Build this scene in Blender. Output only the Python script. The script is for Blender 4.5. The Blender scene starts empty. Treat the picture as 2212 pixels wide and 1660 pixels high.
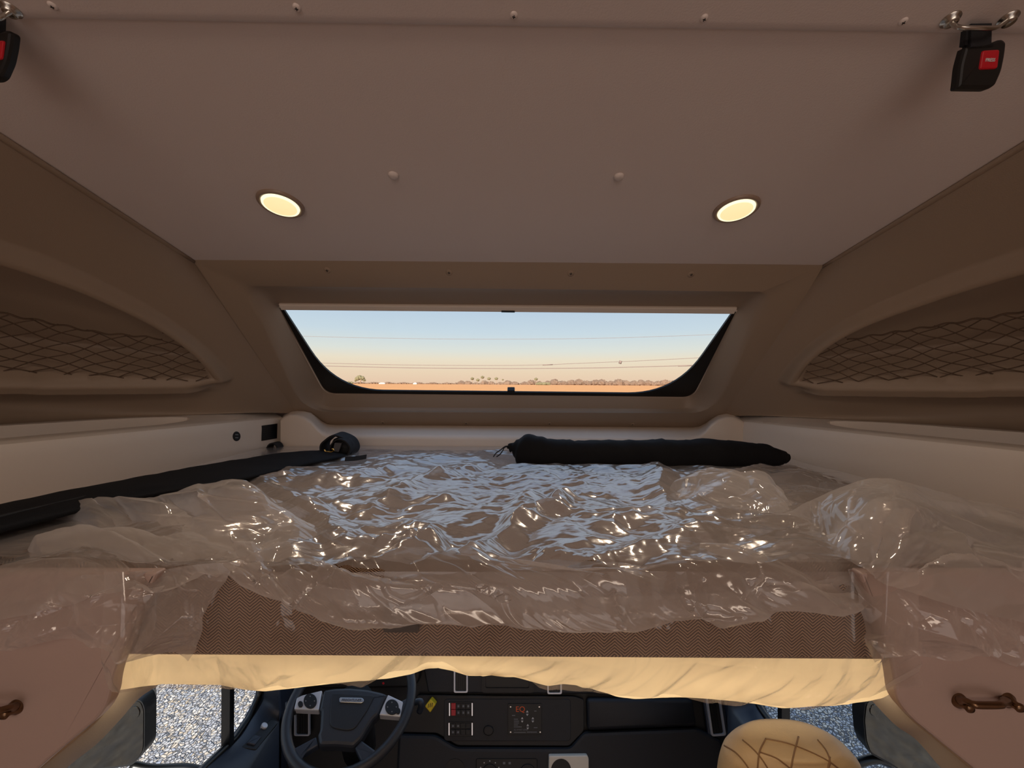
import bpy, bmesh, math, random
import numpy as np
from mathutils import Vector, Matrix

SC = bpy.context.scene
COL = SC.collection
# ---------------------------------------------------------------- camera, world, lights, exposure
W, H, F = 2212.0, 1660.0, 831.0
CX, CY, CZ = 1106.0, 830.0, 3.0            # camera 3.0 m above the gravel
ROLL = math.atan(0.0065)
R_ = Vector((math.cos(ROLL), 0, math.sin(ROLL)))
U_ = Vector((-math.sin(ROLL), 0, math.cos(ROLL)))
F_ = Vector((0, 1, 0))
CAM = Vector((0, 0, CZ))

cam_d = bpy.data.cameras.new('camera')
cam_d.sensor_width = 36.0
cam_d.lens = F / W * 36.0
cam_d.clip_start = 0.01
cam_d.clip_end = 3000
cam = bpy.data.objects.new('camera', cam_d)
COL.objects.link(cam)
m = Matrix.Identity(4)
for i in range(3):
    m[i][0], m[i][1], m[i][2], m[i][3] = R_[i], U_[i], -F_[i], CAM[i]
cam.matrix_world = m
SC.camera = cam

world = bpy.data.worlds.new('sky')
SC.world = world
world.use_nodes = True
nt = world.node_tree
nt.nodes.clear()
wo = nt.nodes.new('ShaderNodeOutputWorld')
bg = nt.nodes.new('ShaderNodeBackground')
tc = nt.nodes.new('ShaderNodeTexCoord')
sx = nt.nodes.new('ShaderNodeSeparateXYZ')
rp = nt.nodes.new('ShaderNodeValToRGB')
nt.links.new(tc.outputs['Generated'], sx.inputs[0])
nt.links.new(sx.outputs['Z'], rp.inputs[0])
nt.links.new(rp.outputs[0], bg.inputs[0])
nt.links.new(bg.outputs[0], wo.inputs[0])


def lin(r, g, b):
    f = lambda c: (c / 255 / 12.92) if c / 255 <= 0.04045 else ((c / 255 + 0.055) / 1.055) ** 2.4
    return (f(r), f(g), f(b), 1.0)


SKY = [(0.0, (236, 204, 176)), (0.03, (240, 216, 186)), (0.062, (240, 228, 204)), (0.085, (226, 230, 222)),
       (0.13, (205, 222, 232)), (0.185, (192, 212, 230)), (0.45, (186, 206, 230)), (1.0, (140, 174, 218))]
cr = rp.color_ramp
while len(cr.elements) < len(SKY):
    cr.elements.new(0.5)
for e, (p, c) in zip(cr.elements, SKY):
    e.position = p
    e.color = lin(*c)
bg.inputs[1].default_value = 1.0

sun_d = bpy.data.lights.new('sun', 'SUN')
sun_d.energy = 10.0
sun_d.angle = math.radians(0.6)
sun_d.color = (1.0, 0.93, 0.82)
sun = bpy.data.objects.new('sun', sun_d)
COL.objects.link(sun)
EL = math.radians(21)
sdir = Vector((0.30 * math.cos(EL), 0.954 * math.cos(EL), -math.sin(EL)))
sun.rotation_euler = sdir.to_track_quat('-Z', 'Y').to_euler()
sun.location = (-5, -11, 7)


def area(name, loc, direction, sx_, sy_, power, color):
    d = bpy.data.lights.new(name, 'AREA')
    d.shape = 'RECTANGLE'
    d.size, d.size_y, d.energy, d.color = sx_, sy_, power, color
    o = bpy.data.objects.new(name, d)
    COL.objects.link(o)
    o.location = loc
    o.rotation_euler = Vector(direction).to_track_quat('-Z', 'Y').to_euler()
    return o


# added unseen lights: warm fill behind the camera, a backlight for the skirt
area('rear_fill_light', (0, -2.4, CZ - 0.35), (0, 1, 0.02), 2.3, 1.7, 10.0, (1.0, 0.87, 0.81))  # added broad fill; the back wall has no opening
area('skirt_backlight', (0, 0.82, CZ - 0.40), (0, -1, -0.2), 1.7, 0.05, 4.2, (1.0, 0.92, 0.78))  # added under the bed base so the cream skirt glows
area('upper_rear_fill', (0, -0.9, CZ + 0.52), (0, 1, -0.55), 1.2, 0.3, 7.0, (1.0, 0.80, 0.64))  # added fill from above for shelves, lower walls and mattress

SC.view_settings.view_transform = 'Standard'
SC.view_settings.look = 'None'
SC.view_settings.gamma = 1.0
SC.view_settings.exposure = 0.0
SC.view_settings.use_curve_mapping = False
SC.cycles.transparent_max_bounces = 18
SC.cycles.max_bounces = 8
SC.cycles.diffuse_bounces = 5
SC.cycles.glossy_bounces = 3

# ---------------------------------------------------------------- geometry helpers


def ray(px, py):
    return R_ * ((px - CX) / F) + U_ * ((CY - py) / F) + F_


def P(px, py, Y):
    return CAM + ray(px, py) * Y


class Plane:
    def __init__(s, p, n):
        s.p, s.n = Vector(p), Vector(n).normalized()
        if s.n.dot(CAM - s.p) < 0:
            s.n = -s.n                                  # normal looks to the camera's side

    @staticmethod
    def three(a, b, c):
        return Plane(a, (b - a).cross(c - a))

    def at(s, px, py, off=0.0):
        d = ray(px, py)
        q = s.p + s.n * off
        return CAM + d * ((q - CAM).dot(s.n) / d.dot(s.n))


def link(name, verts, faces, mat=None, parent=None, smooth=False):
    me = bpy.data.meshes.new(name)
    me.from_pydata([tuple(v) for v in verts], [], faces)
    me.validate()
    o = bpy.data.objects.new(name, me)
    COL.objects.link(o)
    if mat:
        me.materials.append(mat)
    if smooth:
        me.polygons.foreach_set('use_smooth', [True] * len(me.polygons))
    if parent is not None:
        o.parent = parent
        o.matrix_parent_inverse = parent.matrix_world.inverted()
    return o


def empty(name, loc):
    o = bpy.data.objects.new(name, None)
    COL.objects.link(o)
    o.location = loc
    o.matrix_world = Matrix.Translation(Vector(loc))
    return o


def tag(o, label=None, cat=None, group=None, kind=None):
    if label:
        o['label'] = label
    if cat:
        o['category'] = cat
    if group:
        o['group'] = group
    if kind:
        o['kind'] = kind
    return o


def round_poly(pts, r, n=6):
    out = []
    N = len(pts)
    rr = r if isinstance(r, (list, tuple)) else [r] * N
    for i in range(N):
        p = Vector(pts[i]); a = Vector(pts[i - 1]); b = Vector(pts[(i + 1) % N])
        if rr[i] <= 0:
            out.append(tuple(p)); continue
        da, db = (a - p), (b - p)
        la, lb = da.length, db.length
        t = min(rr[i], la * 0.48, lb * 0.48)
        s, e = p + da / la * t, p + db / lb * t
        for k in range(n + 1):
            u = k / n
            out.append(tuple(s * (1 - u) ** 2 + p * (2 * u * (1 - u)) + e * u * u))
    return out


def rect(x0, y0, x1, y1, r=0, n=5):
    return round_poly([(x0, y0), (x1, y0), (x1, y1), (x0, y1)], r, n)


def circ(cx, cy, rx, ry=None, n=28, a0=0.0):
    ry = rx if ry is None else ry
    return [(cx + rx * math.cos(a0 + 2 * math.pi * k / n), cy + ry * math.sin(a0 + 2 * math.pi * k / n)) for k in range(n)]


def inset(pts3, n, d):
    """move each vertex of a planar outline inward by d"""
    N = len(pts3)
    area_v = Vector((0, 0, 0))
    for i in range(N):
        area_v += pts3[i].cross(pts3[(i + 1) % N])
    s = 1 if area_v.dot(n) > 0 else -1
    out = []
    for i in range(N):
        e0 = (pts3[i] - pts3[i - 1]); e1 = (pts3[(i + 1) % N] - pts3[i])
        m0 = n.cross(e0) * s; m1 = n.cross(e1) * s
        if m0.length > 1e-9: m0.normalize()
        if m1.length > 1e-9: m1.normalize()
        mm = m0 + m1
        if mm.length < 1e-6:
            mm = m0.copy()
        mm.normalize()
        c = max(0.45, mm.dot(m1) if m1.length > 0 else 1)
        out.append(pts3[i] + mm * (d / c))
    return out


def rings(name, loops, mat, parent=None, cap0=False, cap1=True, smooth=False, closed=True):
    """bridge outlines of equal length"""
    N = len(loops[0])
    verts = [v for L in loops for v in L]
    faces = []
    for k in range(len(loops) - 1):
        for i in range(N if closed else N - 1):
            j = (i + 1) % N
            faces.append((k * N + i, k * N + j, (k + 1) * N + j, (k + 1) * N + i))
    if cap1:
        faces.append(tuple((len(loops) - 1) * N + i for i in range(N)))
    if cap0:
        faces.append(tuple(reversed(range(N))))
    o = link(name, verts, faces, mat, parent, smooth)
    fix_normals(o)
    return o


def fix_normals(o):
    bm = bmesh.new(); bm.from_mesh(o.data)
    bmesh.ops.recalc_face_normals(bm, faces=bm.faces)
    bm.to_mesh(o.data); bm.free()


def plate(name, poly, plane, h, mat, parent=None, bevel=0.0, base=0.0, smooth=False):
    """solid plate: pixel outline seen on a plane, raised h towards the camera's side, with a bevelled edge"""
    top = [plane.at(x, y, base + h) for x, y in poly]
    n = plane.n
    back = [p - n * (h + 0.002) for p in top]
    if bevel > 0:
        L1 = [p - n * bevel for p in top]
        L2 = inset([p - n * bevel * 0.3 for p in top], n, bevel * 0.3)
        L3 = inset(top, n, bevel)
        return rings(name, [back, L1, L2, L3], mat, parent, cap0=True, smooth=smooth)
    return rings(name, [back, top], mat, parent, cap0=True, smooth=smooth)


def frame_plate(name, outer, inner, plane, h, mat, parent=None, base=0.0):
    """flat ring between two outlines with the same number of points"""
    a0 = [plane.at(x, y, base) for x, y in outer]
    a1 = [p + plane.n * h for p in a0]
    b0 = [plane.at(x, y, base) for x, y in inner]
    b1 = [p + plane.n * h for p in b0]
    return rings(name, [a0, a1, b1, b0, a0], mat, parent, cap1=False)


def tube(name, pts, r, mat, parent=None, n=8, closed=False, smooth=True, flat=None):
    """tube through 3D points; r a number or one per point; flat squashes along a given direction"""
    pts = [Vector(p) for p in pts]
    N = len(pts)
    rr = r if isinstance(r, (list, tuple)) else [r] * N
    verts, faces = [], []
    up = Vector((0.13, 0.21, 0.97))
    for i in range(N):
        a = pts[(i - 1) % N] if closed or i > 0 else pts[i]
        b = pts[(i + 1) % N] if closed or i < N - 1 else pts[i]
        t = (b - a).normalized()
        s = t.cross(up)
        if s.length < 0.05:
            s = t.cross(Vector((1, 0.1, 0)))
        s.normalize()
        q = s.cross(t).normalized()
        for k in range(n):
            an = 2 * math.pi * k / n
            d = (s * math.cos(an) + q * math.sin(an)) * rr[i]
            if flat is not None:
                fn = flat[0].normalized()
                d -= fn * d.dot(fn) * (1 - flat[1])
            verts.append(pts[i] + d)
    for i in range(N if closed else N - 1):
        j = (i + 1) % N
        for k in range(n):
            l = (k + 1) % n
            faces.append((i * n + k, i * n + l, j * n + l, j * n + k))
    if not closed:
        faces.append(tuple(reversed(range(n))))
        faces.append(tuple((N - 1) * n + k for k in range(n)))
    o = link(name, verts, faces, mat, parent, smooth)
    fix_normals(o)
    return o


def catmull(pts, m):
    """m samples along a Catmull-Rom curve through pts (numpy (k,d))"""
    pts = np.asarray(pts, float)
    k = len(pts)
    if k == 2:
        t = np.linspace(0, 1, m)[:, None]
        return pts[0] * (1 - t) + pts[1] * t
    e = np.vstack([2 * pts[0] - pts[1], pts, 2 * pts[-1] - pts[-2]])
    u = np.linspace(0, k - 1, m)
    i = np.clip(np.floor(u).astype(int), 0, k - 2)
    t = (u - i)[:, None]
    p0, p1, p2, p3 = e[i], e[i + 1], e[i + 2], e[i + 3]
    return 0.5 * ((2 * p1) + (-p0 + p2) * t + (2 * p0 - 5 * p1 + 4 * p2 - p3) * t ** 2 + (-p0 + 3 * p1 - 3 * p2 + p3) * t ** 3)


def cat3(pts, m):
    return [Vector(p) for p in catmull([tuple(p) for p in pts], m)]


_rs = np.random.RandomState(7)
_perm = _rs.permutation(512)
_ang = _rs.rand(512) * 2 * np.pi


def perlin(x, y, seed=0):
    x = np.asarray(x, float); y = np.asarray(y, float)
    xi = np.floor(x).astype(int); yi = np.floor(y).astype(int)
    xf, yf = x - xi, y - yi

    def g(ix, iy, dx, dy):
        h = _perm[(_perm[(ix + seed * 17) % 512] + iy) % 512]
        a = _ang[h]
        return np.cos(a) * dx + np.sin(a) * dy
    u = xf ** 3 * (xf * (xf * 6 - 15) + 10); v = yf ** 3 * (yf * (yf * 6 - 15) + 10)
    a = g(xi, yi, xf, yf) * (1 - u) + g(xi + 1, yi, xf - 1, yf) * u
    b = g(xi, yi + 1, xf, yf - 1) * (1 - u) + g(xi + 1, yi + 1, xf - 1, yf - 1) * u
    return (a * (1 - v) + b * v) * 1.4


def crumple(x, y, seed=0, octs=((1, 1.0), (2.1, 0.5), (4.3, 0.25), (9, 0.12)), warp=0.6):
    """sheet crumple: straight-sided creases at several scales"""
    wx = x + warp * perlin(x * 0.9, y * 0.9, seed + 5)
    wy = y + warp * perlin(x * 0.9 + 7.7, y * 0.9, seed + 9)
    s = 0
    for k, (f, a) in enumerate(octs):
        c, sn = math.cos(0.9 * k + seed), math.sin(0.9 * k + seed)
        s = s + a * (0.25 - np.abs(perlin((wx * c - wy * sn) * f, (wx * sn + wy * c) * f, seed + k)))
    return s


def facet(u, v, sp, seed):
    """piecewise-flat folded sheet: random heights on scattered points, straight creases between them"""
    from mathutils.geometry import delaunay_2d_cdt
    u = u + 0.22 * sp * perlin(u / sp * 0.8, v / sp * 0.8, seed + 31)
    v = v + 0.22 * sp * perlin(u / sp * 0.8 + 5.3, v / sp * 0.8, seed + 37)
    rs = np.random.RandomState(seed)
    gx = np.arange(u.min() - 2 * sp, u.max() + 2 * sp, sp); gy = np.arange(v.min() - 2 * sp, v.max() + 2 * sp, sp)
    P_ = np.stack(np.meshgrid(gx, gy, indexing='ij'), -1).reshape(-1, 2)
    P_ = P_ + (rs.rand(*P_.shape) - 0.5) * sp * 0.95
    vo, eo, fo_, *_ = delaunay_2d_cdt([Vector(p) for p in P_], [], [], 0, 1e-7)
    Q = np.array([tuple(p) for p in vo]); hh = rs.rand(len(Q)) * 2 - 1
    uf, vf = u.ravel(), v.ravel()
    out = np.zeros(uf.shape)
    order = np.argsort(uf); us = uf[order]
    for t in fo_:
        if len(t) != 3: continue
        a, b, c = Q[t[0]], Q[t[1]], Q[t[2]]
        i0, i1 = np.searchsorted(us, [min(a[0], b[0], c[0]), max(a[0], b[0], c[0])])
        if i1 <= i0: continue
        ix = order[i0:i1]
        x, y = uf[ix], vf[ix]
        det = (b[1] - c[1]) * (a[0] - c[0]) + (c[0] - b[0]) * (a[1] - c[1])
        if abs(det) < 1e-14: continue
        l1 = ((b[1] - c[1]) * (x - c[0]) + (c[0] - b[0]) * (y - c[1])) / det
        l2 = ((c[1] - a[1]) * (x - c[0]) + (a[0] - c[0]) * (y - c[1])) / det
        l3 = 1 - l1 - l2
        k = (l1 >= -1e-9) & (l2 >= -1e-9) & (l3 >= -1e-9)
        out[ix[k]] = (l1 * hh[t[0]] + l2 * hh[t[1]] + l3 * hh[t[2]])[k]
    return out.reshape(u.shape)


def folds(u, v, sp, seed):
    return facet(u, v, sp, seed) + 0.50 * facet(u, v, sp * 0.45, seed + 1) + 0.30 * crumple(u / sp * 0.9, v / sp * 0.9, seed + 2)


def smooth(e0, e1, x):
    t = np.clip((x - e0) / (e1 - e0), 0, 1)
    return t * t * (3 - 2 * t)


def grid_mesh(name, G, mat, parent=None, smooth_=True, uv=None):
    nu, nv = G.shape[:2]
    idx = np.arange(nu * nv).reshape(nu, nv)
    f = np.stack([idx[:-1, :-1], idx[1:, :-1], idx[1:, 1:], idx[:-1, 1:]], -1).reshape(-1, 4)
    me = bpy.data.meshes.new(name)
    v = G.reshape(-1, 3)
    me.vertices.add(len(v)); me.vertices.foreach_set('co', v.ravel())
    me.loops.add(f.size); me.loops.foreach_set('vertex_index', f.ravel())
    me.polygons.add(len(f))
    me.polygons.foreach_set('loop_start', np.arange(0, f.size, 4))
    me.polygons.foreach_set('loop_total', np.full(len(f), 4))
    if uv is not None:
        l = me.uv_layers.new(name='UVMap')
        l.data.foreach_set('uv', uv.reshape(-1, 2)[f.ravel()].ravel())
    me.update(); me.validate()
    if smooth_:
        me.polygons.foreach_set('use_smooth', [True] * len(me.polygons))
    o = bpy.data.objects.new(name, me)
    COL.objects.link(o)
    if mat:
        me.materials.append(mat)
    if parent is not None:
        o.parent = parent
        o.matrix_parent_inverse = parent.matrix_world.inverted()
    return o


def lattice(rows, nu, nv):
    """rows of control points (each row any length) -> nu x nv x 3 smooth surface; nu along a row"""
    A = np.stack([catmull([tuple(p) for p in r], nu) for r in rows], 0)       # k, nu, 3
    k = A.shape[0]
    return catmull(A.reshape(k, -1), nv).reshape(nv, nu, 3).transpose(1, 0, 2)


def normals(G):
    du = np.gradient(G, axis=0); dv = np.gradient(G, axis=1)
    n = np.cross(du, dv)
    return n / np.maximum(np.linalg.norm(n, axis=2, keepdims=True), 1e-9)


def lengths(G):
    du = np.concatenate([np.zeros((1,) + G.shape[1:2]), np.cumsum(np.linalg.norm(np.diff(G, axis=0), axis=2), 0)], 0)
    dv = np.concatenate([np.zeros((G.shape[0], 1)), np.cumsum(np.linalg.norm(np.diff(G, axis=1), axis=2), 1)], 1)
    return du, dv


def cut(o, poly_top, n, depth, mat=None):
    """carve a prism out of o (baked boolean)"""
    a = [p + n * 0.03 for p in poly_top]
    b = [p - n * depth for p in inset(poly_top, n, min(0.012, depth * 0.3))]
    c = rings('cutter', [a, b], mat, None, cap0=True)
    md = o.modifiers.new('cut', 'BOOLEAN')
    md.operation = 'DIFFERENCE'; md.object = c; md.solver = 'EXACT'; md.use_self = True
    dg = bpy.context.evaluated_depsgraph_get()
    dg.update()
    me = bpy.data.meshes.new_from_object(o.evaluated_get(dg))
    old = o.data
    o.modifiers.clear()
    o.data = me
    me.name = o.name
    bpy.data.meshes.remove(old)
    cm = c.data
    bpy.data.objects.remove(c); bpy.data.meshes.remove(cm)


def text(name, body, plane, px, py, size_px, mat, parent, off=0.001, align='CENTER', sxp=1.0, right=None):
    """raised lettering on a plane, size in pixels of cap height"""
    p = plane.at(px, py, off)
    q = plane.at(px + 1, py, off); s = plane.at(px, py - 1, off)
    x = (q - p); sc = x.length
    x.normalize()
    y = plane.n.cross(x)
    if y.dot(s - p) < 0:
        y = -y
    yl = (s - p).length
    cu = bpy.data.curves.new(name, 'FONT')
    cu.body = body; cu.size = 1.0; cu.align_x = align; cu.align_y = 'CENTER'; cu.extrude = 0.002
    o = bpy.data.objects.new(name, cu)
    COL.objects.link(o)
    dg = bpy.context.evaluated_depsgraph_get(); dg.update()
    me = bpy.data.meshes.new_from_object(o.evaluated_get(dg))
    bpy.data.objects.remove(o); bpy.data.curves.remove(cu)
    k = size_px / 0.69
    M = Matrix.Identity(4)
    z = plane.n
    for i in range(3):
        M[i][0], M[i][1], M[i][2], M[i][3] = x[i] * sc * k * sxp, y[i] * yl * k, z[i] * 0.2, p[i]
    me.transform(M)
    ob = bpy.data.objects.new(name, me)
    COL.objects.link(ob)
    me.materials.clear(); me.materials.append(mat)
    if parent is not None:
        ob.parent = parent
        ob.matrix_parent_inverse = parent.matrix_world.inverted()
    return ob


# ---------------------------------------------------------------- materials


def mat(name, rgb, rough=0.5, metal=0.0, bump=0.0, bscale=300.0, spec=0.5, var=0.0, vscale=8.0, coat=0.0):
    m_ = bpy.data.materials.new(name)
    m_.use_nodes = True
    t = m_.node_tree
    b = t.nodes['Principled BSDF']
    c = lin(*rgb)
    b.inputs['Base Color'].default_value = c
    b.inputs['Roughness'].default_value = rough
    b.inputs['Metallic'].default_value = metal
    b.inputs['Specular IOR Level'].default_value = spec
    b.inputs['Coat Weight'].default_value = coat
    co = t.nodes.new('ShaderNodeTexCoord')
    if var > 0:
        n = t.nodes.new('ShaderNodeTexNoise'); n.inputs['Scale'].default_value = vscale; n.inputs['Detail'].default_value = 3
        t.links.new(co.outputs['Object'], n.inputs['Vector'])
        mx = t.nodes.new('ShaderNodeMix'); mx.data_type = 'RGBA'
        mx.inputs['A'].default_value = tuple(x * (1 - var) for x in c[:3]) + (1,)
        mx.inputs['B'].default_value = tuple(min(1, x * (1 + var)) for x in c[:3]) + (1,)
        t.links.new(n.outputs['Fac'], mx.inputs['Factor'])
        t.links.new(mx.outputs['Result'], b.inputs['Base Color'])
    if bump > 0:
        n = t.nodes.new('ShaderNodeTexNoise'); n.inputs['Scale'].default_value = bscale; n.inputs['Detail'].default_value = 2
        t.links.new(co.outputs['Object'], n.inputs['Vector'])
        bp = t.nodes.new('ShaderNodeBump'); bp.inputs['Strength'].default_value = bump; bp.inputs['Distance'].default_value = 0.002
        t.links.new(n.outputs['Fac'], bp.inputs['Height'])
        t.links.new(bp.outputs['Normal'], b.inputs['Normal'])
    return m_


def emit_mat(name, rgb, strength):
    m_ = bpy.data.materials.new(name)
    m_.use_nodes = True
    b = m_.node_tree.nodes['Principled BSDF']
    b.inputs['Base Color'].default_value = (0.8, 0.8, 0.8, 1)
    b.inputs['Emission Color'].default_value = lin(*rgb)
    b.inputs['Emission Strength'].default_value = strength
    return m_


def film_mat(name, tint=(0.95, 0.93, 0.91), haze=0.16, hcol=(0.80, 0.74, 0.70), trans=0.5, rough=0.13, r0=0.07, grz=0.6, hgraze=0.45, ntype='FBM', bump=0.35, bs=60, stretch=(1, 1, 1)):
    """thin clear polythene: see-through, mirror-like at grazing angles, a little milky"""
    m_ = bpy.data.materials.new(name)
    m_.use_nodes = True
    t = m_.node_tree
    t.nodes.clear()
    out = t.nodes.new('ShaderNodeOutputMaterial')
    tr = t.nodes.new('ShaderNodeBsdfTransparent'); tr.inputs[0].default_value = tint + (1,)
    df = t.nodes.new('ShaderNodeBsdfDiffuse'); df.inputs[0].default_value = hcol + (1,)
    tl = t.nodes.new('ShaderNodeBsdfTranslucent'); tl.inputs[0].default_value = hcol + (1,)
    gl = t.nodes.new('ShaderNodeBsdfGlossy'); gl.inputs['Roughness'].default_value = rough; gl.inputs[0].default_value = (1, 1, 1, 1)
    m1 = t.nodes.new('ShaderNodeMixShader'); m1.inputs[0].default_value = trans
    m2 = t.nodes.new('ShaderNodeMixShader'); m2.inputs[0].default_value = haze
    m3 = t.nodes.new('ShaderNodeMixShader')
    fr = t.nodes.new('ShaderNodeLayerWeight'); fr.inputs['Blend'].default_value = 0.5
    pw = t.nodes.new('ShaderNodeMath'); pw.operation = 'POWER'; pw.inputs[1].default_value = 4.0
    ma = t.nodes.new('ShaderNodeMath'); ma.operation = 'MULTIPLY_ADD'; ma.inputs[1].default_value = grz; ma.inputs[2].default_value = r0
    co = t.nodes.new('ShaderNodeTexCoord')
    mp = t.nodes.new('ShaderNodeMapping'); mp.inputs['Scale'].default_value = stretch
    n = t.nodes.new('ShaderNodeTexNoise'); n.noise_type = ntype; n.inputs['Scale'].default_value = bs; n.inputs['Detail'].default_value = 3; n.inputs['Distortion'].default_value = 0.9
    bp = t.nodes.new('ShaderNodeBump'); bp.inputs['Strength'].default_value = bump; bp.inputs['Distance'].default_value = 0.004
    L = t.links.new
    L(co.outputs['Object'], mp.inputs[0]); L(mp.outputs[0], n.inputs['Vector']); L(n.outputs['Fac'], bp.inputs['Height'])
    for nd in (gl, fr):
        L(bp.outputs['Normal'], nd.inputs['Normal'])
    L(df.outputs[0], m1.inputs[1]); L(tl.outputs[0], m1.inputs[2])
    hz = t.nodes.new('ShaderNodeMath'); hz.operation = 'MULTIPLY_ADD'; hz.inputs[1].default_value = hgraze; hz.inputs[2].default_value = haze; hz.use_clamp = True
    hp = t.nodes.new('ShaderNodeMath'); hp.operation = 'POWER'; hp.inputs[1].default_value = 2.5
    lw = t.nodes.new('ShaderNodeLayerWeight'); lw.inputs['Blend'].default_value = 0.5
    L(lw.outputs['Facing'], hp.inputs[0]); L(hp.outputs[0], hz.inputs[0]); L(hz.outputs[0], m2.inputs[0])
    L(tr.outputs[0], m2.inputs[1]); L(m1.outputs[0], m2.inputs[2])
    L(fr.outputs['Facing'], pw.inputs[0]); L(pw.outputs[0], ma.inputs[0]); L(ma.outputs[0], m3.inputs[0]); L(m2.outputs[0], m3.inputs[1]); L(gl.outputs[0], m3.inputs[2])
    L(m3.outputs[0], out.inputs[0])
    return m_


def pane_mat(name, refl=0.05, tint=(0.97, 0.98, 0.98)):
    m_ = bpy.data.materials.new(name)
    m_.use_nodes = True
    t = m_.node_tree
    t.nodes.clear()
    out = t.nodes.new('ShaderNodeOutputMaterial')
    tr = t.nodes.new('ShaderNodeBsdfTransparent'); tr.inputs[0].default_value = tint + (1,)
    gl = t.nodes.new('ShaderNodeBsdfGlossy'); gl.inputs['Roughness'].default_value = 0.02
    mx = t.nodes.new('ShaderNodeMixShader'); mx.inputs[0].default_value = refl
    t.links.new(tr.outputs[0], mx.inputs[1]); t.links.new(gl.outputs[0], mx.inputs[2]); t.links.new(mx.outputs[0], out.inputs[0])
    return m_


def herringbone_mat():
    m_ = bpy.data.materials.new('herringbone_fabric')
    m_.use_nodes = True
    t = m_.node_tree
    b = t.nodes['Principled BSDF']
    b.inputs['Roughness'].default_value = 0.95
    b.inputs['Specular IOR Level'].default_value = 0.1
    L = t.links.new
    co = t.nodes.new('ShaderNodeTexCoord'); s = t.nodes.new('ShaderNodeSeparateXYZ')
    L(co.outputs['Object'], s.inputs[0])

    def math_(op, a, b_=None):
        n = t.nodes.new('ShaderNodeMath'); n.operation = op
        for i, v in enumerate((a, b_)):
            if v is None: continue
            if hasattr(v, 'links'): L(v, n.inputs[i])
            else: n.inputs[i].default_value = v
        return n.outputs[0]
    nz = t.nodes.new('ShaderNodeTexNoise'); nz.inputs['Scale'].default_value = 160
    L(co.outputs['Object'], nz.inputs['Vector'])
    xx = math_('ADD', s.outputs['X'], math_('MULTIPLY', math_('SUBTRACT', nz.outputs['Fac'], 0.5), 0.002))
    tri = math_('PINGPONG', xx, 0.0125)                       # zig-zag columns 25 mm a pair
    v = math_('ADD', s.outputs['Z'], math_('MULTIPLY', tri, 0.85))
    v = math_('ADD', v, math_('MULTIPLY', s.outputs['Y'], 1.0))
    wv = math_('SINE', math_('MULTIPLY', v, 2 * math.pi / 0.0038))
    rm = t.nodes.new('ShaderNodeValToRGB')
    rm.color_ramp.elements[0].position = 0.25; rm.color_ramp.elements[0].color = lin(66, 48, 38)
    rm.color_ramp.elements[1].position = 0.8; rm.color_ramp.elements[1].color = lin(182, 152, 126)
    L(math_('MULTIPLY_ADD', wv, 0.5), rm.inputs[0])
    rm.inputs[0].links[0].from_node.inputs[2].default_value = 0.5
    L(rm.outputs[0], b.inputs['Base Color'])
    bp = t.nodes.new('ShaderNodeBump'); bp.inputs['Strength'].default_value = 0.5; bp.inputs['Distance'].default_value = 0.001
    L(wv, bp.inputs['Height']); L(bp.outputs['Normal'], b.inputs['Normal'])
    return m_


def gravel_mat():
    m_ = bpy.data.materials.new('crushed_stone')
    m_.use_nodes = True
    t = m_.node_tree
    b = t.nodes['Principled BSDF']
    b.inputs['Roughness'].default_value = 0.9
    L = t.links.new
    co = t.nodes.new('ShaderNodeTexCoord')
    nz = t.nodes.new('ShaderNodeTexNoise'); nz.inputs['Scale'].default_value = 9
    mxv = t.nodes.new('ShaderNodeMix'); mxv.data_type = 'VECTOR'; mxv.inputs['Factor'].default_value = 0.06
    L(co.outputs['Object'], nz.inputs['Vector']); L(co.outputs['Object'], mxv.inputs['A']); L(nz.outputs['Color'], mxv.inputs['B'])
    vc = t.nodes.new('ShaderNodeTexVoronoi'); vc.feature = 'F1'; vc.inputs['Scale'].default_value = 42
    ve = t.nodes.new('ShaderNodeTexVoronoi'); ve.feature = 'DISTANCE_TO_EDGE'; ve.inputs['Scale'].default_value = 42
    for v in (vc, ve):
        L(mxv.outputs['Result'], v.inputs['Vector'])
    rm = t.nodes.new('ShaderNodeValToRGB')
    els = [(0.0, (150, 152, 160)), (0.35, (190, 188, 190)), (0.6, (226, 216, 204)), (0.8, (206, 186, 160)), (1.0, (168, 174, 190))]
    c_ = rm.color_ramp
    while len(c_.elements) < len(els): c_.elements.new(0.5)
    for e, (p, c) in zip(c_.elements, els):
        e.position = p; e.color = lin(*c)
    s = t.nodes.new('ShaderNodeSeparateColor'); L(vc.outputs['Color'], s.inputs[0]); L(s.outputs[0], rm.inputs[0])
    eg = t.nodes.new('ShaderNodeMapRange'); eg.inputs[1].default_value = 0.0; eg.inputs[2].default_value = 0.14
    L(ve.outputs['Distance'], eg.inputs[0])
    mx = t.nodes.new('ShaderNodeMix'); mx.data_type = 'RGBA'; mx.inputs['A'].default_value = lin(112, 112, 120)
    L(eg.outputs[0], mx.inputs['Factor']); L(rm.outputs[0], mx.inputs['B']); L(mx.outputs['Result'], b.inputs['Base Color'])
    bp = t.nodes.new('ShaderNodeBump'); bp.inputs['Strength'].default_value = 1.0; bp.inputs['Distance'].default_value = 0.03
    ad = t.nodes.new('ShaderNodeMath'); ad.operation = 'MULTIPLY_ADD'; ad.inputs[1].default_value = 0.8
    L(s.outputs[1], ad.inputs[0]); L(eg.outputs[0], ad.inputs[2])
    L(ad.outputs[0], bp.inputs['Height']); L(bp.outputs['Normal'], b.inputs['Normal'])
    return m_


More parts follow.
